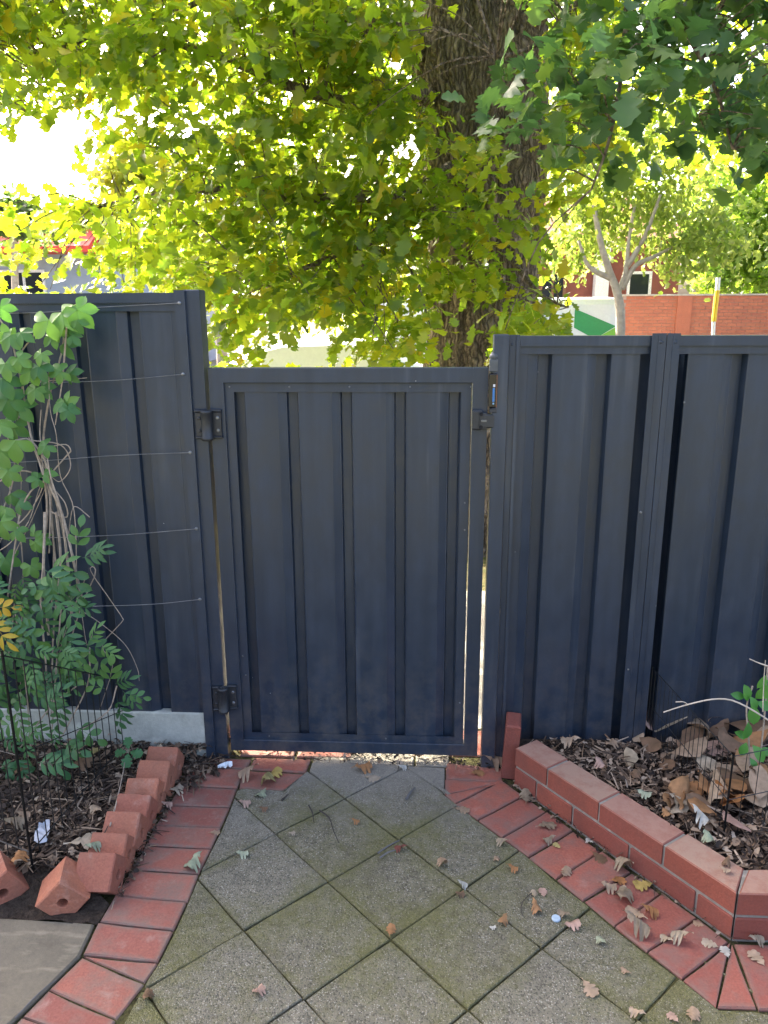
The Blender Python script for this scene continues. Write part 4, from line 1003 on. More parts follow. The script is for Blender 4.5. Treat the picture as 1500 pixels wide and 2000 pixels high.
# young plant on the right with a bare twig
rp = empty('young_plant', (G(1470, 1500, .12)[0], 2.36, .1), 'small bright green plant growing at the right edge before the fence', 'plant')
for s in [[(1465, 1520), (1462, 1440), (1458, 1380), (1470, 1340)], [(1500, 1300), (1493, 1400), (1485, 1480)]]:
    MB().tube(curve([YP(a, b, 2.34) for a, b in s], 10), .003, 5).build('stem', twig_m, rp)
pl_me = [vt_mesh('leaf', leaf_vt(BROAD, 1, .3, .2, .015), leafy('young_leaf', [(0, (.06, .20, .05)), (.6, (.10, .30, .06)), (1, (.16, .36, .06))], (1.3, 1.5, .6), 'obj', .35, .38))]
for px, py, s, a in [(1460, 1370, 52, 100), (1475, 1365, 60, 60), (1465, 1360, 46, -60), (1470, 1375, 60, -85), (1478, 1370, 46, -20), (1455, 1362, 40, 160), (1462, 1410, 54, -95), (1458, 1450, 44, -110), (1470, 1455, 56, -50), (1460, 1440, 40, 150), (1478, 1470, 44, 20), (1465, 1480, 40, -60), (1490, 1370, 40, 10), (1478, 1345, 46, 60), (1495, 1610, 46, 150), (1500, 1600, 40, 90)]:
    hang(pl_me[0], rp, YP(px, py, 2.32+random.uniform(-.04, .03)), s*mpp*.68, a, .5, .4)
dt = MB()
for s, r in [([(1296, 1391), (1340, 1377), (1390, 1366), (1430, 1368), (1475, 1390), (1520, 1420)], .0034), ([(1345, 1377), (1335, 1371), (1320, 1371)], .002), ([(1464, 1287), (1485, 1296), (1510, 1304)], .003), ([(1495, 1290), (1492, 1330), (1490, 1390)], .002)]:
    P = curve([YP(a, b, 2.25) for a, b in s], 16); dt.tube(P, [r*(.55+.45*k/len(P)) for k in range(len(P))], 6)
tag(dt.build('dry_twig', M_plain('bleached_twig', (.50, .42, .33), .85)), 'long bare pale twig reaching left from the young plant at the right', 'twig')
# ------------------------------------------------------------------ the oak behind the gate
from mathutils import noise as mn
YT = 5.9
oak = empty('oak_tree', (.95, YT, -.05), 'huge oak with a thick furrowed trunk and sunlit yellow-green crown right behind the gate', 'tree')
def trunk_mesh(path, rad, nang, name, m, parent, amp=.05, fr=(9, 3.0)):
    P = [Vector(p) for p in path]; mb = MB(); n = len(P)
    for i in range(n):
        d = (P[min(i+1, n-1)]-P[max(0, i-1)]).normalized(); a = d.cross(Vector((.1, 1, .05))).normalized(); c = d.cross(a)
        for j in range(nang):
            t = 2*math.pi*j/nang; u = (a*math.cos(t)+c*math.sin(t))
            q = P[i]+u*rad[i]
            g = mn.noise(Vector((u.x*fr[0], u.y*fr[0], P[i].z*fr[1])))+.5*mn.noise(Vector((u.x*fr[0]*2.3, u.y*fr[0]*2.3, P[i].z*fr[1]*2.5+5)))
            f = 1-abs(g)*1.6
            mb.v.append(tuple(P[i]+u*(rad[i]*(1+.05*mn.noise(P[i]*1.3+u))+amp*(f-.6))))
    for i in range(n-1):
        for j in range(nang):
            k = i*nang; jj = (j+1) % nang; mb.f.append((k+j, k+jj, k+nang+jj, k+nang+j))
    return mb.build(name, m, parent, True)
tp = [(YP(940, 940, YT)[0], YT, -.1)]
ctr = [(938, 760, 118), (939, 690, 103), (942, 600, 99), (944, 480, 101), (945, 360, 108), (942, 250, 114), (938, 150, 118), (938, 60, 113), (936, -60, 112)]
kpt = [YP(a, b, YT) for a, b, r in ctr]; krad = [r*YT*1.0/FPX for *_, r in ctr]
kpt = [(kpt[0][0], YT, -.12), (kpt[0][0], YT, .25)]+kpt+[(.86, 6.0, 5.2), (.7, 6.1, 6.8), (.6, 6.2, 8.5)]
krad = [.62, .50]+krad+[.36, .26, .14]
kz_ = [p[2] for p in kpt]; zz = np.linspace(-.12, 8.5, 230)
path = [(float(np.interp(z, kz_, [p[0] for p in kpt])), float(np.interp(z, kz_, [p[1] for p in kpt])), float(z)) for z in zz]
trunk_mesh(path, [float(np.interp(z, kz_, krad)) for z in zz], 110, 'trunk', bark_m, oak, .045)
tx = kpt[5][0]
limb_defs = [([YP(830, 105, 5.75), YP(800, 80, 5.6), YP(745, 55, 5.4), YP(650, 20, 5.2), YP(520, -60, 5.2), YP(300, -160, 5.4)], .095), ([YP(520, -60, 5.2), YP(350, 20, 5.1), YP(200, 60, 5.0), YP(95, 130, 5.0), YP(70, 230, 5.0)], .018), ([YP(805, 85, 5.6), YP(790, 50, 5.5), YP(765, -10, 5.4), YP(740, -120, 5.0)], .05),
    ([YP(840, 190, 5.6), YP(790, 180, 5.2), YP(700, 200, 4.9), YP(600, 180, 4.8), YP(450, 120, 4.9), YP(330, 80, 5.0)], .055), ([YP(880, 330, 5.55), YP(800, 380, 5.1), YP(700, 385, 4.9), YP(560, 390, 4.8), YP(400, 370, 4.9), (YP(190, 405, 5.0))], .05),
    ([YP(900, 440, 5.6), YP(850, 400, 5.2), YP(780, 450, 4.9), YP(650, 500, 4.7), YP(520, 560, 4.6)], .04), ([YP(1010, 60, 5.7), YP(1100, -20, 5.4), YP(1180, -60, 4.7), YP(1260, -80, 4.0)], .085), ([YP(1230, -70, 4.2), YP(1218, 100, 4.05), YP(1205, 200, 3.95), YP(1185, 290, 3.9), YP(1155, 370, 3.9)], .016),
    ([YP(1260, -80, 4.0), YP(1340, 60, 3.8), YP(1400, 180, 3.7), YP(1430, 290, 3.7)], .016), ([YP(980, 480, 5.65), YP(1040, 560, 5.2), YP(1080, 590, 5.1), YP(1110, 600, 5.05)], .022), ([YP(1180, -60, 4.7), YP(1080, 60, 4.2), YP(1020, 100, 4.1), YP(970, 110, 4.05)], .02),
    ([(.8, 6.1, 5.2), (-.5, 5.6, 6.3), (-2.2, 5.0, 7.0), (-3.6, 4.6, 7.2)], .15), ([(.9, 6.0, 5.0), (2.4, 5.6, 6.0), (3.9, 5.0, 6.6), (5.2, 4.5, 6.8)], .15), ([(.8, 6.2, 5.8), (.4, 4.6, 6.9), (.2, 3.0, 7.4)], .11), ([(.8, 6.2, 6.2), (.9, 8.0, 7.4), (1.2, 10.0, 8.2)], .13), ([(.7, 6.2, 6.4), (-1.2, 7.6, 7.6), (-2.8, 8.6, 8.2)], .11), ([(.9, 6.3, 4.6), (1.9, 7.6, 5.0), (2.7, 8.8, 5.1)], .08), ([(.7, 6.3, 4.4), (-.9, 7.5, 4.3), (-2.2, 8.0, 4.1)], .08)]
LP = []
for pts, r in limb_defs:
    P = curve(pts, 22); n = len(P); rr = [r*(1-.72*k/(n-1)) for k in range(n)]
    if r > .04:
        trunk_mesh([tuple(p) for p in P], rr, 14, 'limb', bark_m, oak, r*.12, (4, 5))
    else: MB().tube(P, rr, 7).build('limb', bark_m, oak, True)
    for p in P[3:]: LP.append(p)
LP = np.array([tuple(p) for p in LP])
dens = ["899999999999999", "699999999499999", "204789987899999", "003799998754322", "678999999852100", "635799999970000", "000197589484000", "000197689000000"]
dens = [[min(1.0, int(c)/9) for c in r] for r in dens]
dens[0][8], dens[0][9], dens[0][10] = .45, .22, .42; dens[1][8], dens[1][9], dens[1][10] = .38, .15, .6
TRUNKWIN = [(825, 1060, -60, 190), (895, 1060, 190, 260), (960, 1060, 255, 400), (850, 958, 590, 720)]
def dval(px, py, depth):
    if px < 0: px = 0
    if py < 0 or px > 1499: return 1.0
    c, r = int(px//100), int(py//100)
    if r > 7: return 0
    v = dens[r][c]
    if depth < 6.3:
        for a, b, c_, d in TRUNKWIN:
            if a < px < b and c_ < py < d: v *= .10
    return v
C = []; CN = []
def cluster(p, n, near=False): C.append(p); CN.append((n, near))
cnt = 0
while cnt < 1150:
    px, py = random.uniform(-200, 1160), random.uniform(-220, 735)
    dep = random.choice((random.uniform(4.1, 5.3), random.uniform(4.3, 6.6), random.uniform(6.2, 8.2)))
    if dep > 6.5 and py > 560: continue
    if random.random() > dval(px, py, dep)**1.3: continue
    pos = CAM+ray(px, py)/ray(px, py)[1]*dep
    if pos[2] < .95: continue
    cluster(pos, 21); cnt += 1
cnt = 0
while cnt < 108:
    px, py = random.uniform(935, 1600), random.uniform(-200, 385)
    dep = random.uniform(3.35, 4.4)
    if random.random() > dval(px, py, 7)**1.6: continue
    if px < 1015 and not (70 < py < 230): continue
    cluster(CAM+ray(px, py)/ray(px, py)[1]*dep, 11, True); cnt += 1
cnt = 0
while cnt < 130:
    px, py = random.uniform(1020, 1560), random.uniform(-200, 380)
    dep = random.uniform(5.5, 9)
    if random.random() > dval(px, py, 7)**1.2: continue
    cluster(CAM+ray(px, py)/ray(px, py)[1]*dep, 15); cnt += 1
cnt = 0
while cnt < 190:        # the rest of the crown, above and outside the picture
    u = rng.normal(size=3); u /= np.linalg.norm(u); u *= random.uniform(.35, 1)**.5
    p = np.array([.7, 6.2, 6.4])+u*np.array([6.0, 5.2, 3.4])
    if p[1] < 3.2 or (p[0] < -.3 and p[2] < 8.5): continue
    q = proj(p[None])[0]
    if q[2] > .3 and -150 < q[0] < 1650 and -150 < q[1] < 2100: continue
    cluster(p, 15); cnt += 1
for _ in range(70):     # unseen leaf clusters added along the sun's line to shade the vine top
    d = random.uniform(4.0, 7.5); h = math.cos(SUN_EL)
    p = np.array([-1.3, 2.5, 1.75])+d*np.array(sd)/h+rng.normal(0, .62, 3)
    cluster(p, 16)
C = np.array(C)
# leaves of each cluster: short sprays round a twig that points away from the trunk
Pl = []; Dl = []; Nl = []; Sl = []; near_l = []
for c, (n, near) in zip(C, CN):
    o = c-np.array([tx, YT, c[2]+random.uniform(-.2, .6)]); o = o/np.linalg.norm(o)
    o = o+rng.normal(0, .45, 3); o[2] -= .2; o /= np.linalg.norm(o)
    t = rng.uniform(-.28, .28, n); cnrm = np.array([rng.normal(0, .38), rng.normal(0, .38)-.12, 1.0]); cnrm /= np.linalg.norm(cnrm)
    jit = rng.normal(0, .092, (n, 3)); jit -= np.outer(jit@cnrm, cnrm)*.66; o = o-cnrm*(o@cnrm)*.8
    pos = c+np.outer(t, o)+jit
    dd = o+rng.normal(0, .75, (n, 3)); dd[:, 2] -= .30
    nn = rng.normal(0, .34, (n, 3))+cnrm
    Pl.append(pos); Dl.append(dd); Nl.append(nn); Sl.append(rng.uniform(.064, .118, n)*(1.28 if near else 1)); near_l += [near]*n
Pl = np.concatenate(Pl); Dl = np.concatenate(Dl); Nl = np.concatenate(Nl); Sl = np.concatenate(Sl); near_l = np.array(near_l)
keep = (Pl[:, 1] > 2.85) | (Pl[:, 2] > 2.4)
qk = proj(Pl); fx, fy, fz = qk[:, 0], qk[:, 1], qk[:, 2]
def inbox(b): return (fx > b[0]) & (fx < b[1]) & (fy > b[2]) & (fy < b[3]) & (fz > 0)
rj = rng.random(len(Pl))
for b in ((828, 1052, -80, 176), (905, 1050, 176, 250), (985, 1056, 250, 330)):      # the bare stretch of trunk
    keep &= ~(inbox(b) & (fz < 6.2) & (rj > (.03 if b[2] < 0 else .10)) & ~near_l)
for b, pr in (((985, 1050, 330, 590), .62), ((848, 958, 585, 720), .22), ((925, 990, 380, 470), .8)): keep &= ~(inbox(b) & (fz < 6.2) & (rj > pr))
el = np.hypot((fx-60)/142, (fy-312)/66)+.22*np.sin(fx*.06+fy*.11)
keep &= ~((fz > 0) & (rj > np.clip((el-.78)/.5, .015, 1)))           # open sky at the left
keep &= ~(inbox((520, 650, 655, 720)) & (rj > .06)); keep &= ~(inbox((1118, 1560, 420, 680)) & ~near_l & (rj > .04)); keep &= ~(inbox((1060, 1118, 430, 585)) & ~near_l & (rj > .3))
keep &= ~(inbox((-50, 200, 440, 500)) & (rj > .3)); keep &= ~(inbox((-50, 130, 515, 570)) & (rj > .15)); keep &= ~(inbox((130, 330, 520, 570)) & (rj > .5))
d_ax = np.hypot(Pl[:, 0]-tx, Pl[:, 1]-YT); keep &= d_ax > .5
Pl, Dl, Nl, Sl, near_l = Pl[keep], Dl[keep], Nl[keep], Sl[keep], near_l[keep]
Rl = frames(Dl, Nl)
base = [leaf_vt(OAKL, 1, .25, .22, .02), leaf_vt(OAKL, 1, .05, .35, .03, .4, 1.), leaf_vt([(0, .012), (.10, .03), (.2, .26), (.32, .16), (.45, .44), (.58, .24), (.72, .40), (.84, .2), (.92, .18), (1, .02)], 1, .35, .12, .02)]
OST = [(0, (.046, .092, .014)), (.5, (.076, .122, .016)), (.9, (.100, .136, .018)), (1, (.13, .13, .018))]
OTR = (5.9, 5.0, 1.4)
GST = [(0, (.042, .092, .048)), (.6, (.058, .112, .046)), (1, (.080, .125, .030))]  # greener near-bough leaves; the bough's shade is partly put into this colour
leaf_n = leafy('oak_leaf_shade_green', GST, (2.6, 2.8, 1.2), 'obj', .45, .36); leaf_ni = leafy('oak_crown_leaf_shade_green', GST, (3.2, 3.2, 1.2), 'island', .45, .36)
leaf_o = leafy('oak_leaf', OST, OTR, 'obj', .55, .30); leaf_i = leafy('oak_crown_leaf', OST, OTR, 'island', .55, .30)
q = proj(Pl); infr = (q[:, 0] > 5) & (q[:, 0] < 1495) & (q[:, 1] > 5) & (q[:, 1] < 640) & (q[:, 2] > 0)
score = np.where(infr, Sl/q[:, 2]*(.5+.5*np.abs((Rl[:, :, 2]*((Pl-CAM)/np.linalg.norm(Pl-CAM, axis=1, keepdims=True))).sum(1))), 0)
order = np.argsort(-score)[:300]; mask = np.zeros(len(Pl), bool); mask[order] = True
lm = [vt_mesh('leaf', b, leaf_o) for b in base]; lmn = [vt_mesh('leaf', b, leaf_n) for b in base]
for i in order:
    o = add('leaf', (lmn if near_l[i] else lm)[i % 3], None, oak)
    M = np.eye(4); M[:3, :3] = Rl[i]*Sl[i]; M[:3, 3] = Pl[i]-np.array(oak.location); o.matrix_local = Matrix(M.tolist())
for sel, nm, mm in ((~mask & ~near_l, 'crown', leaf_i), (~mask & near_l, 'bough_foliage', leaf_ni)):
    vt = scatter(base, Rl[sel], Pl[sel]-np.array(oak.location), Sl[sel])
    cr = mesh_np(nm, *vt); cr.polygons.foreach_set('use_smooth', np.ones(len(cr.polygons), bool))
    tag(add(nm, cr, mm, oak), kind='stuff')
tw = MB()
for c, (n, near) in zip(C, CN):
    d = np.linalg.norm(LP-c, axis=1); j = int(np.argmin(d)); a = Vector(LP[j]); b = Vector(c)
    if d[j] > .8: continue
    if math.hypot(LP[j][0]-tx, LP[j][1]-YT) < .8 and not near: continue
    qx, qy, _ = proj(c[None])[0]
    if any(b[0] < qx < b[1] and b[2] < qy < b[3] for b in ((-200, 215, 215, 385), (480, 700, 600, 740), (1100, 1560, 420, 680), (820, 1056, -80, 330))): continue
    m1 = a.lerp(b, .5)+Vector((random.uniform(-.1, .1), random.uniform(-.1, .1), .12*d[j]))
    P = curve([a, m1, b], 6); tw.tube(P, [.002+.005*min(1, d[j])*(1-k/len(P)) for k in range(len(P))], 4, False)
tag(tw.build('twigs', bark_m, oak), kind='stuff')

# ------------------------------------------------------------------ smaller trees across the road
def small_tree(label, name, base_xy, trunk_pts, r, blobs, nleaf, lsz, stops, trans, bark):
    t = empty(name, (base_xy[0], base_xy[1], -.05), label, 'tree', 'trees across the road')
    for i, pts in enumerate(trunk_pts):
        P = curve(pts, 16); rr = r if i == 0 else r*.55
        MB().tube(P, [rr*(1-.6*k/len(P)) for k in range(len(P))], 9).build('trunk' if i == 0 else 'limb', bark, t, True)
    P = []; 
    tot = sum(b[3] for b in blobs)
    for bx, by, bz, br in blobs:
        nb_ = int(nleaf*br/tot/14)
        for _ in range(nb_):
            u = rng.normal(size=3); u /= np.linalg.norm(u); c = np.array([bx, by, bz])+u*br*random.uniform(.4, 1)
            P.append(c+rng.normal(0, .16, (14, 3)))
    P = np.concatenate(P); n = len(P)
    d = rng.normal(size=(n, 3)); d[:, 2] -= .5; nn = rng.normal(0, .6, (n, 3)); nn[:, 2] += .8
    vt = scatter([leaf_vt([(0, .02), (.3, .3), (.55, .25), (.8, .3), (1, .02)], 1, .3, .2)], frames(d, nn), P-np.array(t.location), rng.uniform(lsz*.7, lsz*1.2, n))
    m = leafy(name+'_leaf', stops, trans, 'island', .5, .45)
    tag(add('crown', mesh_np('crown', *vt), m, t), kind='stuff'); return t
pale_bark = M_plain('pale_smooth_bark', (.34, .29, .23), .8, var=.25, scale=12, bump=.3)
Y1 = 12.6
p1 = lambda px, py: YP(px, py, Y1)
bl = [(*p1(1150, 430), .62), (*p1(1250, 400), .8), (*p1(1340, 430), .75), (*p1(1180, 330), .8), (*p1(1300, 310), .9), (*p1(1125, 500), .32), (*p1(1400, 470), .5), (*p1(1330, 500), .3), (*p1(1130, 250), .9), (*p1(1240, 230), 1.0), (*p1(1400, 250), 1.0)]
bl = [(x, y+random.uniform(-.5, .9), z, r) for x, y, z, r in bl]
b_ = p1(1212, 600)
small_tree('slim street tree with a pale forked trunk before the red brick wall', 'street_tree', (b_[0], Y1), [[(b_[0]+.04, Y1, -.1), p1(1212, 640), p1(1206, 575), p1(1190, 530), p1(1172, 470), p1(1160, 400)], [p1(1206, 575), p1(1222, 530), p1(1228, 470), p1(1240, 400)], [p1(1215, 565), p1(1240, 520), p1(1280, 500), p1(1340, 470)], [p1(1195, 545), p1(1150, 520), p1(1130, 470)], [p1(1225, 520), p1(1260, 460), p1(1290, 380)]], .085, bl, 8600, .105, [(0, (.10, .15, .03)), (.6, (.16, .20, .05)), (1, (.23, .25, .08))], (2.6, 2.7, 1.4), pale_bark)
Y2 = 18.5; p2 = lambda px, py: YP(px, py, Y2)
bl = [(*p2(1420, 470), 1.1), (*p2(1500, 430), 1.5), (*p2(1560, 500), 1.5), (*p2(1400, 400), 1.2), (*p2(1490, 520), .9), (*p2(1380, 540), .5), (*p2(1600, 380), 1.6)]
b_ = p2(1500, 600)
small_tree('broad green tree rising behind the right end of the red brick wall', 'garden_tree', (b_[0], 22.5), [[(b_[0], 22.5, -.1), (b_[0], 22.5, 1.5), (b_[0]+.2, 22.5, 3.5)]], .16, [(x*22.5/Y2, 22.5+random.uniform(-.5, .5), 1.7+(z-1.7)*22.5/Y2, r*1.2) for x, y, z, r in bl], 8000, .20, [(0, (.09, .15, .03)), (.6, (.14, .21, .04)), (1, (.20, .26, .06))], (3.0, 3.0, 1.3), pale_bark)
Y3 = 15.0; p3 = lambda px, py: YP(px, py, Y3)
bl = [(*p3(240, 330), .7), (*p3(330, 360), .9), (*p3(420, 420), 1.0), (*p3(300, 440), .9), (*p3(450, 520), .8), (*p3(380, 540), .6), (*p3(520, 460), .9), (*p3(600, 560), .8), (*p3(700, 540), .8), (*p3(620, 420), 1.0)]
b_ = p3(430, 640)
small_tree('pale yellow-green tree in full sun behind the lower left of the oak crown', 'street_tree', (b_[0], Y3), [[(b_[0], Y3, -.1), p3(430, 640), p3(420, 520), p3(400, 420)]], .12, bl, 7000, .17, [(0, (.10, .13, .02)), (.6, (.17, .18, .03)), (1, (.24, .22, .05))], (2.6, 2.6, 1.1), pale_bark)
Y4 = 20; p4 = lambda px, py: YP(px, py, Y4)
bl = [(*p4(-20, 425), .5), (*p4(60, 430), .4), (*p4(130, 425), .35), (*p4(-80, 415), .6), (*p4(20, 420), .4)]
b_ = p4(30, 620)
small_tree('low dull green tree standing before the shop with the red awning', 'street_tree', (b_[0], Y4), [[(b_[0], Y4, -.1), p4(30, 560), p4(30, 430)]], .13, bl, 3000, .2, [(0, (.05, .09, .03)), (1, (.10, .14, .04))], (2.0, 2.2, 1.0), pale_bark)

# ------------------------------------------------------------------ across the road
YW = 21.0
wl_ = YP(1215, 575, YW); ztop = wl_[2]
bw = empty('brick_wall', (wl_[0]+3, YW, 0), 'long orange-red brick boundary wall with a pale coping across the road', 'boundary wall')
bgb = M_brick('orange_red_wall_brick', (.56, .185, .085), (.46, .145, .075), (.3, .13, .08), .3)
bgm = M_concrete('wall_mortar', (.40, .30, .24))
nC = 12; bh = .076; cj = .010; cH = bh+cj; zlow = ztop-.045-nC*cH
W0 = wl_[0]; W1 = W0+5.6
MB().box(W0, W0+12, YW, YW+.22, -.12, ztop-.046).build('core', bgm, bw)
MB().box(W0, W0+12, YW-.012, YW, -.1, zlow-.004).build('lower_brickwork', bgb, bw)
bmesh_b = MB().box(-.115, .115, -.012, .01, -bh/2, bh/2, .003).mesh('brick'); bmesh_b.materials.append(bgb)
nb_ = 0
for c in range(nC):
    x = W0+.115-(.12 if c % 2 else 0)
    while x < W1 and nb_ < 300:
        if x-.115 >= W0-.01:
            o = add('brick', bmesh_b, None, bw); o.location = (x-bw.location.x, random.uniform(-.003, .003), zlow+(c+.5)*cH-bw.location.z); nb_ += 1
        x += .24
MB().box(W0+5.55, W0+12, YW-.012, YW, zlow, ztop-.047).build('far_brickwork', bgb, bw)
px_ = YP(1337, 600, YW-.05)[0]
MB().box(px_-.19, px_+.19, YW-.06, YW-.014, -.1, ztop-.046, .004).build('pier', bgb, bw)
MB().box(W0-.02, W0+12, YW-.05, YW+.26, ztop-.045, ztop, .006).build('coping', M_concrete('coping_stone', (.5, .44, .34)), bw)
# van
white = M_plain('white_vehicle_paint', (.78, .78, .76), .3, var=.04)
glass = M_plain('dark_window_glass', (.02, .025, .03), .08, var=.1); tyre = M_plain('tyre_rubber', (.02, .02, .02), .85); rim = M_plain('rim_metal', (.45, .45, .47), .35, .6)
YVn = 13.2
vx1 = YP(1206, 640, YVn)[0]; vz = YP(1150, 580, YVn)[2]
van = empty('delivery_van', (vx1-2.4, YVn+.9, -.09), 'white delivery van with a green slanted panel on its side parked before the brick wall', 'van')
def loft(profile_, x0, x1, cap_in=.12):
    """body: section profile (y, z) swept along x with drawn-in ends"""
    m = MB(); xs_ = [(x0, .93), (x0+.04, .985), (x0+cap_in, 1), (x1-cap_in, 1), (x1-.04, .985), (x1, .93)]; n = len(profile_)
    cy = sum(p[0] for p in profile_)/n; cz = sum(p[1] for p in profile_)/n
    for x, s in xs_: m.v += [(x, cy+(y-cy)*s, cz+(z-cz)*s) for y, z in profile_]
    for i in range(len(xs_)-1):
        for j in range(n): m.f.append((i*n+j, i*n+(j+1) % n, (i+1)*n+(j+1) % n, (i+1)*n+j))
    m.f.append(tuple(range(n))[::-1]); m.f.append(tuple(range((len(xs_)-1)*n, len(xs_)*n))); return m
sec = [(YVn, .3), (YVn, 1.5), (YVn+.02, vz-.12), (YVn+.08, vz-.03), (YVn+.2, vz), (YVn+1.6, vz), (YVn+1.72, vz-.03), (YVn+1.78, vz-.12), (YVn+1.8, 1.5), (YVn+1.8, .3)]
loft(sec, vx1-3.7, vx1).build('body', white, van)
cab = MB(); cs = [(vx1-3.7, .3), (vx1-5.0, .3), (vx1-5.05, .9), (vx1-4.75, 1.12), (vx1-4.1, vz-.12), (vx1-3.7, vz-.05)]
n = len(cs)
for y in (YVn+.04, YVn+1.76): cab.v += [(x, y, z) for x, z in cs]
for j in range(n): cab.f.append((j, (j+1) % n, n+(j+1) % n, n+j))
cab.f += [tuple(range(n)), tuple(range(n, 2*n))[::-1]]; cab.build('cab', white, van)
MB().quad((vx1-4.70, YVn+.035, 1.15), (vx1-3.85, YVn+.035, 1.15), (vx1-3.85, YVn+.035, vz-.2), (vx1-4.15, YVn+.035, vz-.2)).build('side_window', glass, van)
def onvan(px, py, d=.004):
    p = YP(px, py, YVn-d); return (p[0], p[1], p[2])
gd = M_plain('green_vinyl', (.035, .30, .09), .4, var=.06); gl = M_plain('light_green_vinyl', (.22, .52, .05), .4, var=.06)
MB().quad(onvan(1123, 603), onvan(1121, 640), onvan(1150, 656), onvan(1172, 656), onvan(1203, 637)).build('green_panel', gd, van)
MB().quad(onvan(1174, 655), onvan(1150, 668), onvan(1203, 668), onvan(1203, 639)).build('light_green_panel', gl, van)
for x in (vx1-.85, vx1-4.15):
    for y in (YVn+.02, YVn+1.62):
        w_ = MB().lathe([(.32, 0), (.34, .02), (.34, .18), (.32, .2)], (x, y-.02, .25), 20, 'Y').build('wheel', tyre, van); 
        o = MB().lathe([(.2, -.03), (.21, -.022), (.21, 0)], (x, y-.02, .25), 16, 'Y').mesh('rim'); r_ = add('rim', o, rim, w_); r_.location = (-van.location.x, -van.location.y, -van.location.z)
# white car parked nearer, its roof showing over the gate
cy0 = 8.35; car = empty('parked_car', (YP(600, 660, 9)[0], 9.2, -.09), 'white car whose roof shows under the leaves just over the gate', 'car')
cx0 = YP(600, 660, 9.0)[0]
side = [(-2.1, .25), (-2.15, .62), (-1.9, .82), (-1.15, .92), (.9, .95), (1.75, .9), (2.05, .7), (2.05, .25)]
def extr(prof, y0, y1, tuck=0.0):
    m = MB(); n = len(prof)
    for y, s in ((y0, tuck), (y0+.12, 0), (y1-.12, 0), (y1, tuck)): m.v += [(cx0+x*(1-s*.3), y, z-s*(z-.2)*.25) for x, z in prof]
    for k in range(3):
        for j in range(n): m.f.append((k*n+j, k*n+(j+1) % n, (k+1)*n+(j+1) % n, (k+1)*n+j))
    m.f += [tuple(range(n)), tuple(range(3*n, 4*n))[::-1]]; return m
extr(side, cy0, cy0+1.7, .12).build('body', white, car)
top = [(-1.25, .9), (-.55, 1.32), (-.2, 1.40), (.5, 1.42), (.95, 1.36), (1.6, .93)]
extr(top, cy0+.1, cy0+1.6, .2).build('cabin', white, car)
MB().quad((cx0-1.0, cy0+.10, .98), (cx0+1.2, cy0+.10, .98), (cx0+.75, cy0+.17, 1.28), (cx0-.5, cy0+.17, 1.28)).build('side_window', glass, car)
for x in (-1.35, 1.3):
    for y in (cy0+.02, cy0+1.5):
        w_ = MB().lathe([(.29, 0), (.31, .02), (.31, .17), (.29, .19)], (cx0+x, y-.02, .21), 18, 'Y').build('wheel', tyre, car)
# brick house behind the wall
YH = 27.0; hp = lambda px, py: YP(px, py, YH)
hx0, hx1 = hp(985, 500)[0], hp(1330, 500)[0]
hs = empty('brick_house', ((hx0+hx1)/2, YH, 0), 'red brick house with a tiled roof and white-framed window behind the boundary wall', 'house')
hz = hp(1200, 468)[2]
hb = M_brick('house_brick', (.30, .10, .07), (.27, .09, .065), (.2, .1, .08), .3)
MB().box(hx0, hx1, YH, YH+6, -.1, hz).build('wall', hb, hs)
rf = MB(); e = .5
rf.quad((hx0-e, YH-e, hz), (hx1+e, YH-e, hz), (hx1-1.2, YH+3, hz+1.7), (hx0+1.2, YH+3, hz+1.7)).quad((hx1+e, YH-e, hz), (hx1+e, YH+6+e, hz), (hx1-1.2, YH+3, hz+1.7)).quad((hx0-e, YH+6+e, hz), (hx0-e, YH-e, hz), (hx0+1.2, YH+3, hz+1.7)).quad((hx1+e, YH+6+e, hz), (hx0-e, YH+6+e, hz), (hx0+1.2, YH+3, hz+1.7), (hx1-1.2, YH+3, hz+1.7)).quad((hx0-e, YH-e, hz-.02), (hx0-e, YH+6+e, hz-.02), (hx1+e, YH+6+e, hz-.02), (hx1+e, YH-e, hz-.02))
rf.build('roof', M_plain('terracotta_tiles', (.38, .15, .10), .85, var=.3, scale=8), hs)
def window(parent, x0, x1, z0, z1, y, frame_m, name='window', mull=1):
    f = MB(); t = .09
    f.box(x0, x1, y-.06, y, z0, z0+t).box(x0, x1, y-.06, y, z1-t, z1).box(x0, x0+t, y-.06, y, z0+t, z1-t).box(x1-t, x1, y-.06, y, z0+t, z1-t)
    for k in range(mull):
        c = x0+(x1-x0)*(k+1)/(mull+1); f.box(c-.04, c+.04, y-.055, y-.001, z0+t, z1-t)
    o = f.build(name, frame_m, parent)
    g_ = MB().quad((x0+t, y-.02, z0+t), (x1-t, y-.02, z0+t), (x1-t, y-.02, z1-t), (x0+t, y-.02, z1-t)).mesh('pane')
    p = add('pane', g_, glass, o); l = parent.location; p.location = (-l.x, -l.y, -l.z); return o
wf_b = M_plain('brown_frame', (.22, .10, .05), .6); wf_w = M_plain('white_frame', (.75, .74, .70), .5)
window(hs, hp(1056, 500)[0], hp(1108, 500)[0], hp(0, 585)[2]-.4, hp(1080, 530)[2], YH-.004, wf_b)
window(hs, hp(1228, 500)[0], hp(1276, 500)[0], hp(0, 585)[2]-.4, hp(1250, 530)[2], YH-.004, wf_w, mull=0)
a, b = hp(1160, 500)[0], hp(1186, 500)[0]; MB().box(a, b, YH-.5, YH-.1, -.1, hz-.03, .01).build('veranda_post', wf_w, hs)
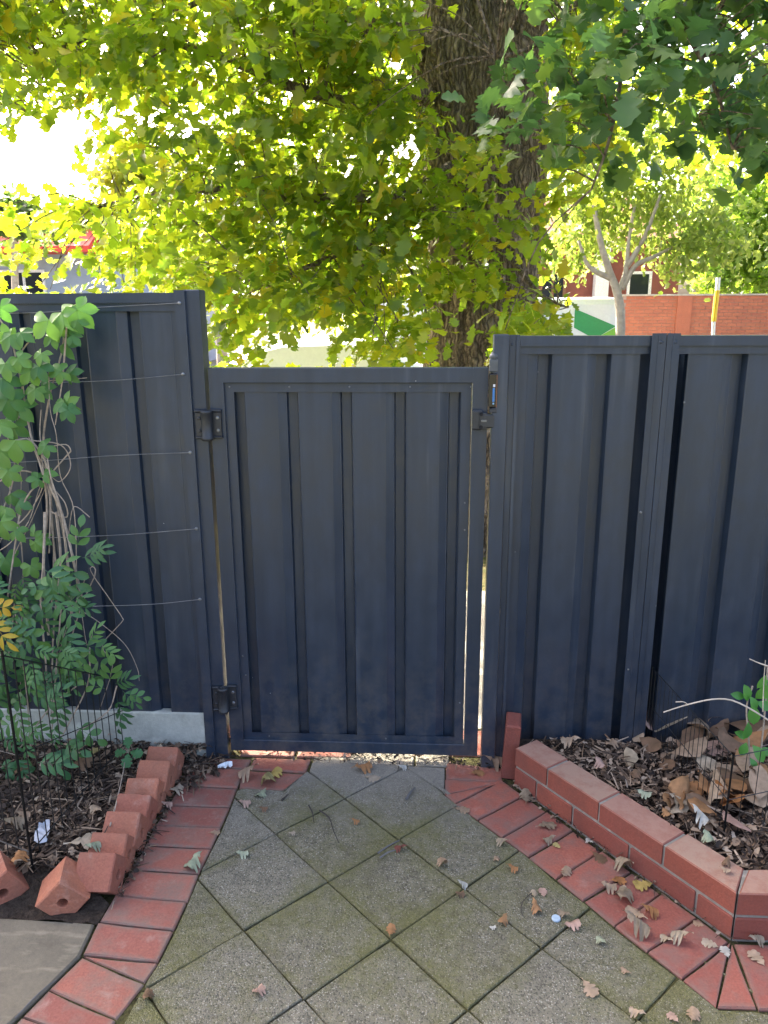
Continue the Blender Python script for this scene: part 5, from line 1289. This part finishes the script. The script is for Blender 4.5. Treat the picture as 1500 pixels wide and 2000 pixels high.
# stay-wire marker: white and yellow sleeve, leaning a little
ms = empty('marker_pole', (YP(1392, 700, 7.2)[0], 7.2, -.05), 'slim white and yellow marker sleeve leaning before the red brick wall', 'marker pole')
yel = M_plain('yellow_sleeve', (.75, .50, .02), .45, var=.05); wsl = M_plain('white_sleeve', (.8, .78, .74), .45, var=.04)
def seg(p0, p1, m, r, nm): MB().tube([YP(*p0, 7.2), YP(*p1, 7.2)], r, 10).build(nm, m, ms)
seg((1380, 960), (1394, 628), wsl, .016, 'white_sleeve'); seg((1394, 628), (1401, 567), yel, .021, 'yellow_sleeve'); seg((1401, 567), (1403, 542), wsl, .019, 'white_tip')
up_ = empty('power_pole', (YP(1476, 600, 24)[0], 24, -.05), 'pale slender pole standing among the trees at the far right', 'pole')
MB().tube([(YP(1466, 560, 24)[0], 24, -.1), YP(1466, 560, 24), YP(1484, 340, 24)], [.11, .10, .07], 10).build('pole', M_plain('pale_pole', (.5, .47, .42), .7), up_)
MB().box(YP(1484, 345, 24)[0]-.7, YP(1484, 345, 24)[0]+.7, 23.85, 23.95, YP(1484, 350, 24)[2]-.05, YP(1484, 350, 24)[2]+.05, .01).build('crossarm', M_plain('grey_timber', (.3, .26, .2), .8), up_)
# shop on the left with a red awning
YS = 26.0; sp = lambda px, py: YP(px, py, YS)
sx0, sx1 = sp(-500, 500)[0], sp(330, 500)[0]
shop = empty('shop_building', ((sx0+sx1)/2, YS, 0), 'blue-grey shop with a red awning and a white-framed window beyond the left fence', 'shop')
sz = sp(100, 425)[2]
MB().box(sx0, sx1, YS, YS+7, -.1, sz).build('wall', M_plain('blue_grey_render', (.30, .36, .44), .8, var=.08, scale=3), shop)
MB().box(sx0-.1, sx1+.1, YS-.1, YS+7.1, sz+.002, sz+.12, .02).build('parapet', wf_w, shop)
ra = sp(195, 450); rb = sp(-500, 450); red = M_plain('red_awning', (.70, .06, .035), .55, var=.06)
za, zb = sp(100, 447)[2], sp(100, 497)[2]
aw = MB(); aw.quad((rb[0], YS-.02, za), (ra[0], YS-.02, za), (ra[0], YS-1.0, zb+.18), (rb[0], YS-1.0, zb+.18)).quad((rb[0], YS-1.0, zb+.18), (ra[0], YS-1.0, zb+.18), (ra[0], YS-1.0, zb), (rb[0], YS-1.0, zb)).quad((ra[0], YS-.02, za), (ra[0], YS-.02, zb), (ra[0], YS-1, zb), (ra[0], YS-1.0, zb+.18)).quad((rb[0], YS-.02, zb), (ra[0], YS-.02, zb), (ra[0], YS-1, zb), (rb[0], YS-1.0, zb))
aw.build('awning', red, shop)
window(shop, sp(-40, 500)[0], sp(84, 500)[0], sp(40, 620)[2]-.3, sp(40, 527)[2], YS-.004, wf_w, mull=2)
window(shop, sp(-240, 500)[0], sp(-100, 500)[0], sp(40, 620)[2]-.3, sp(40, 527)[2], YS-.004, wf_w, mull=1)
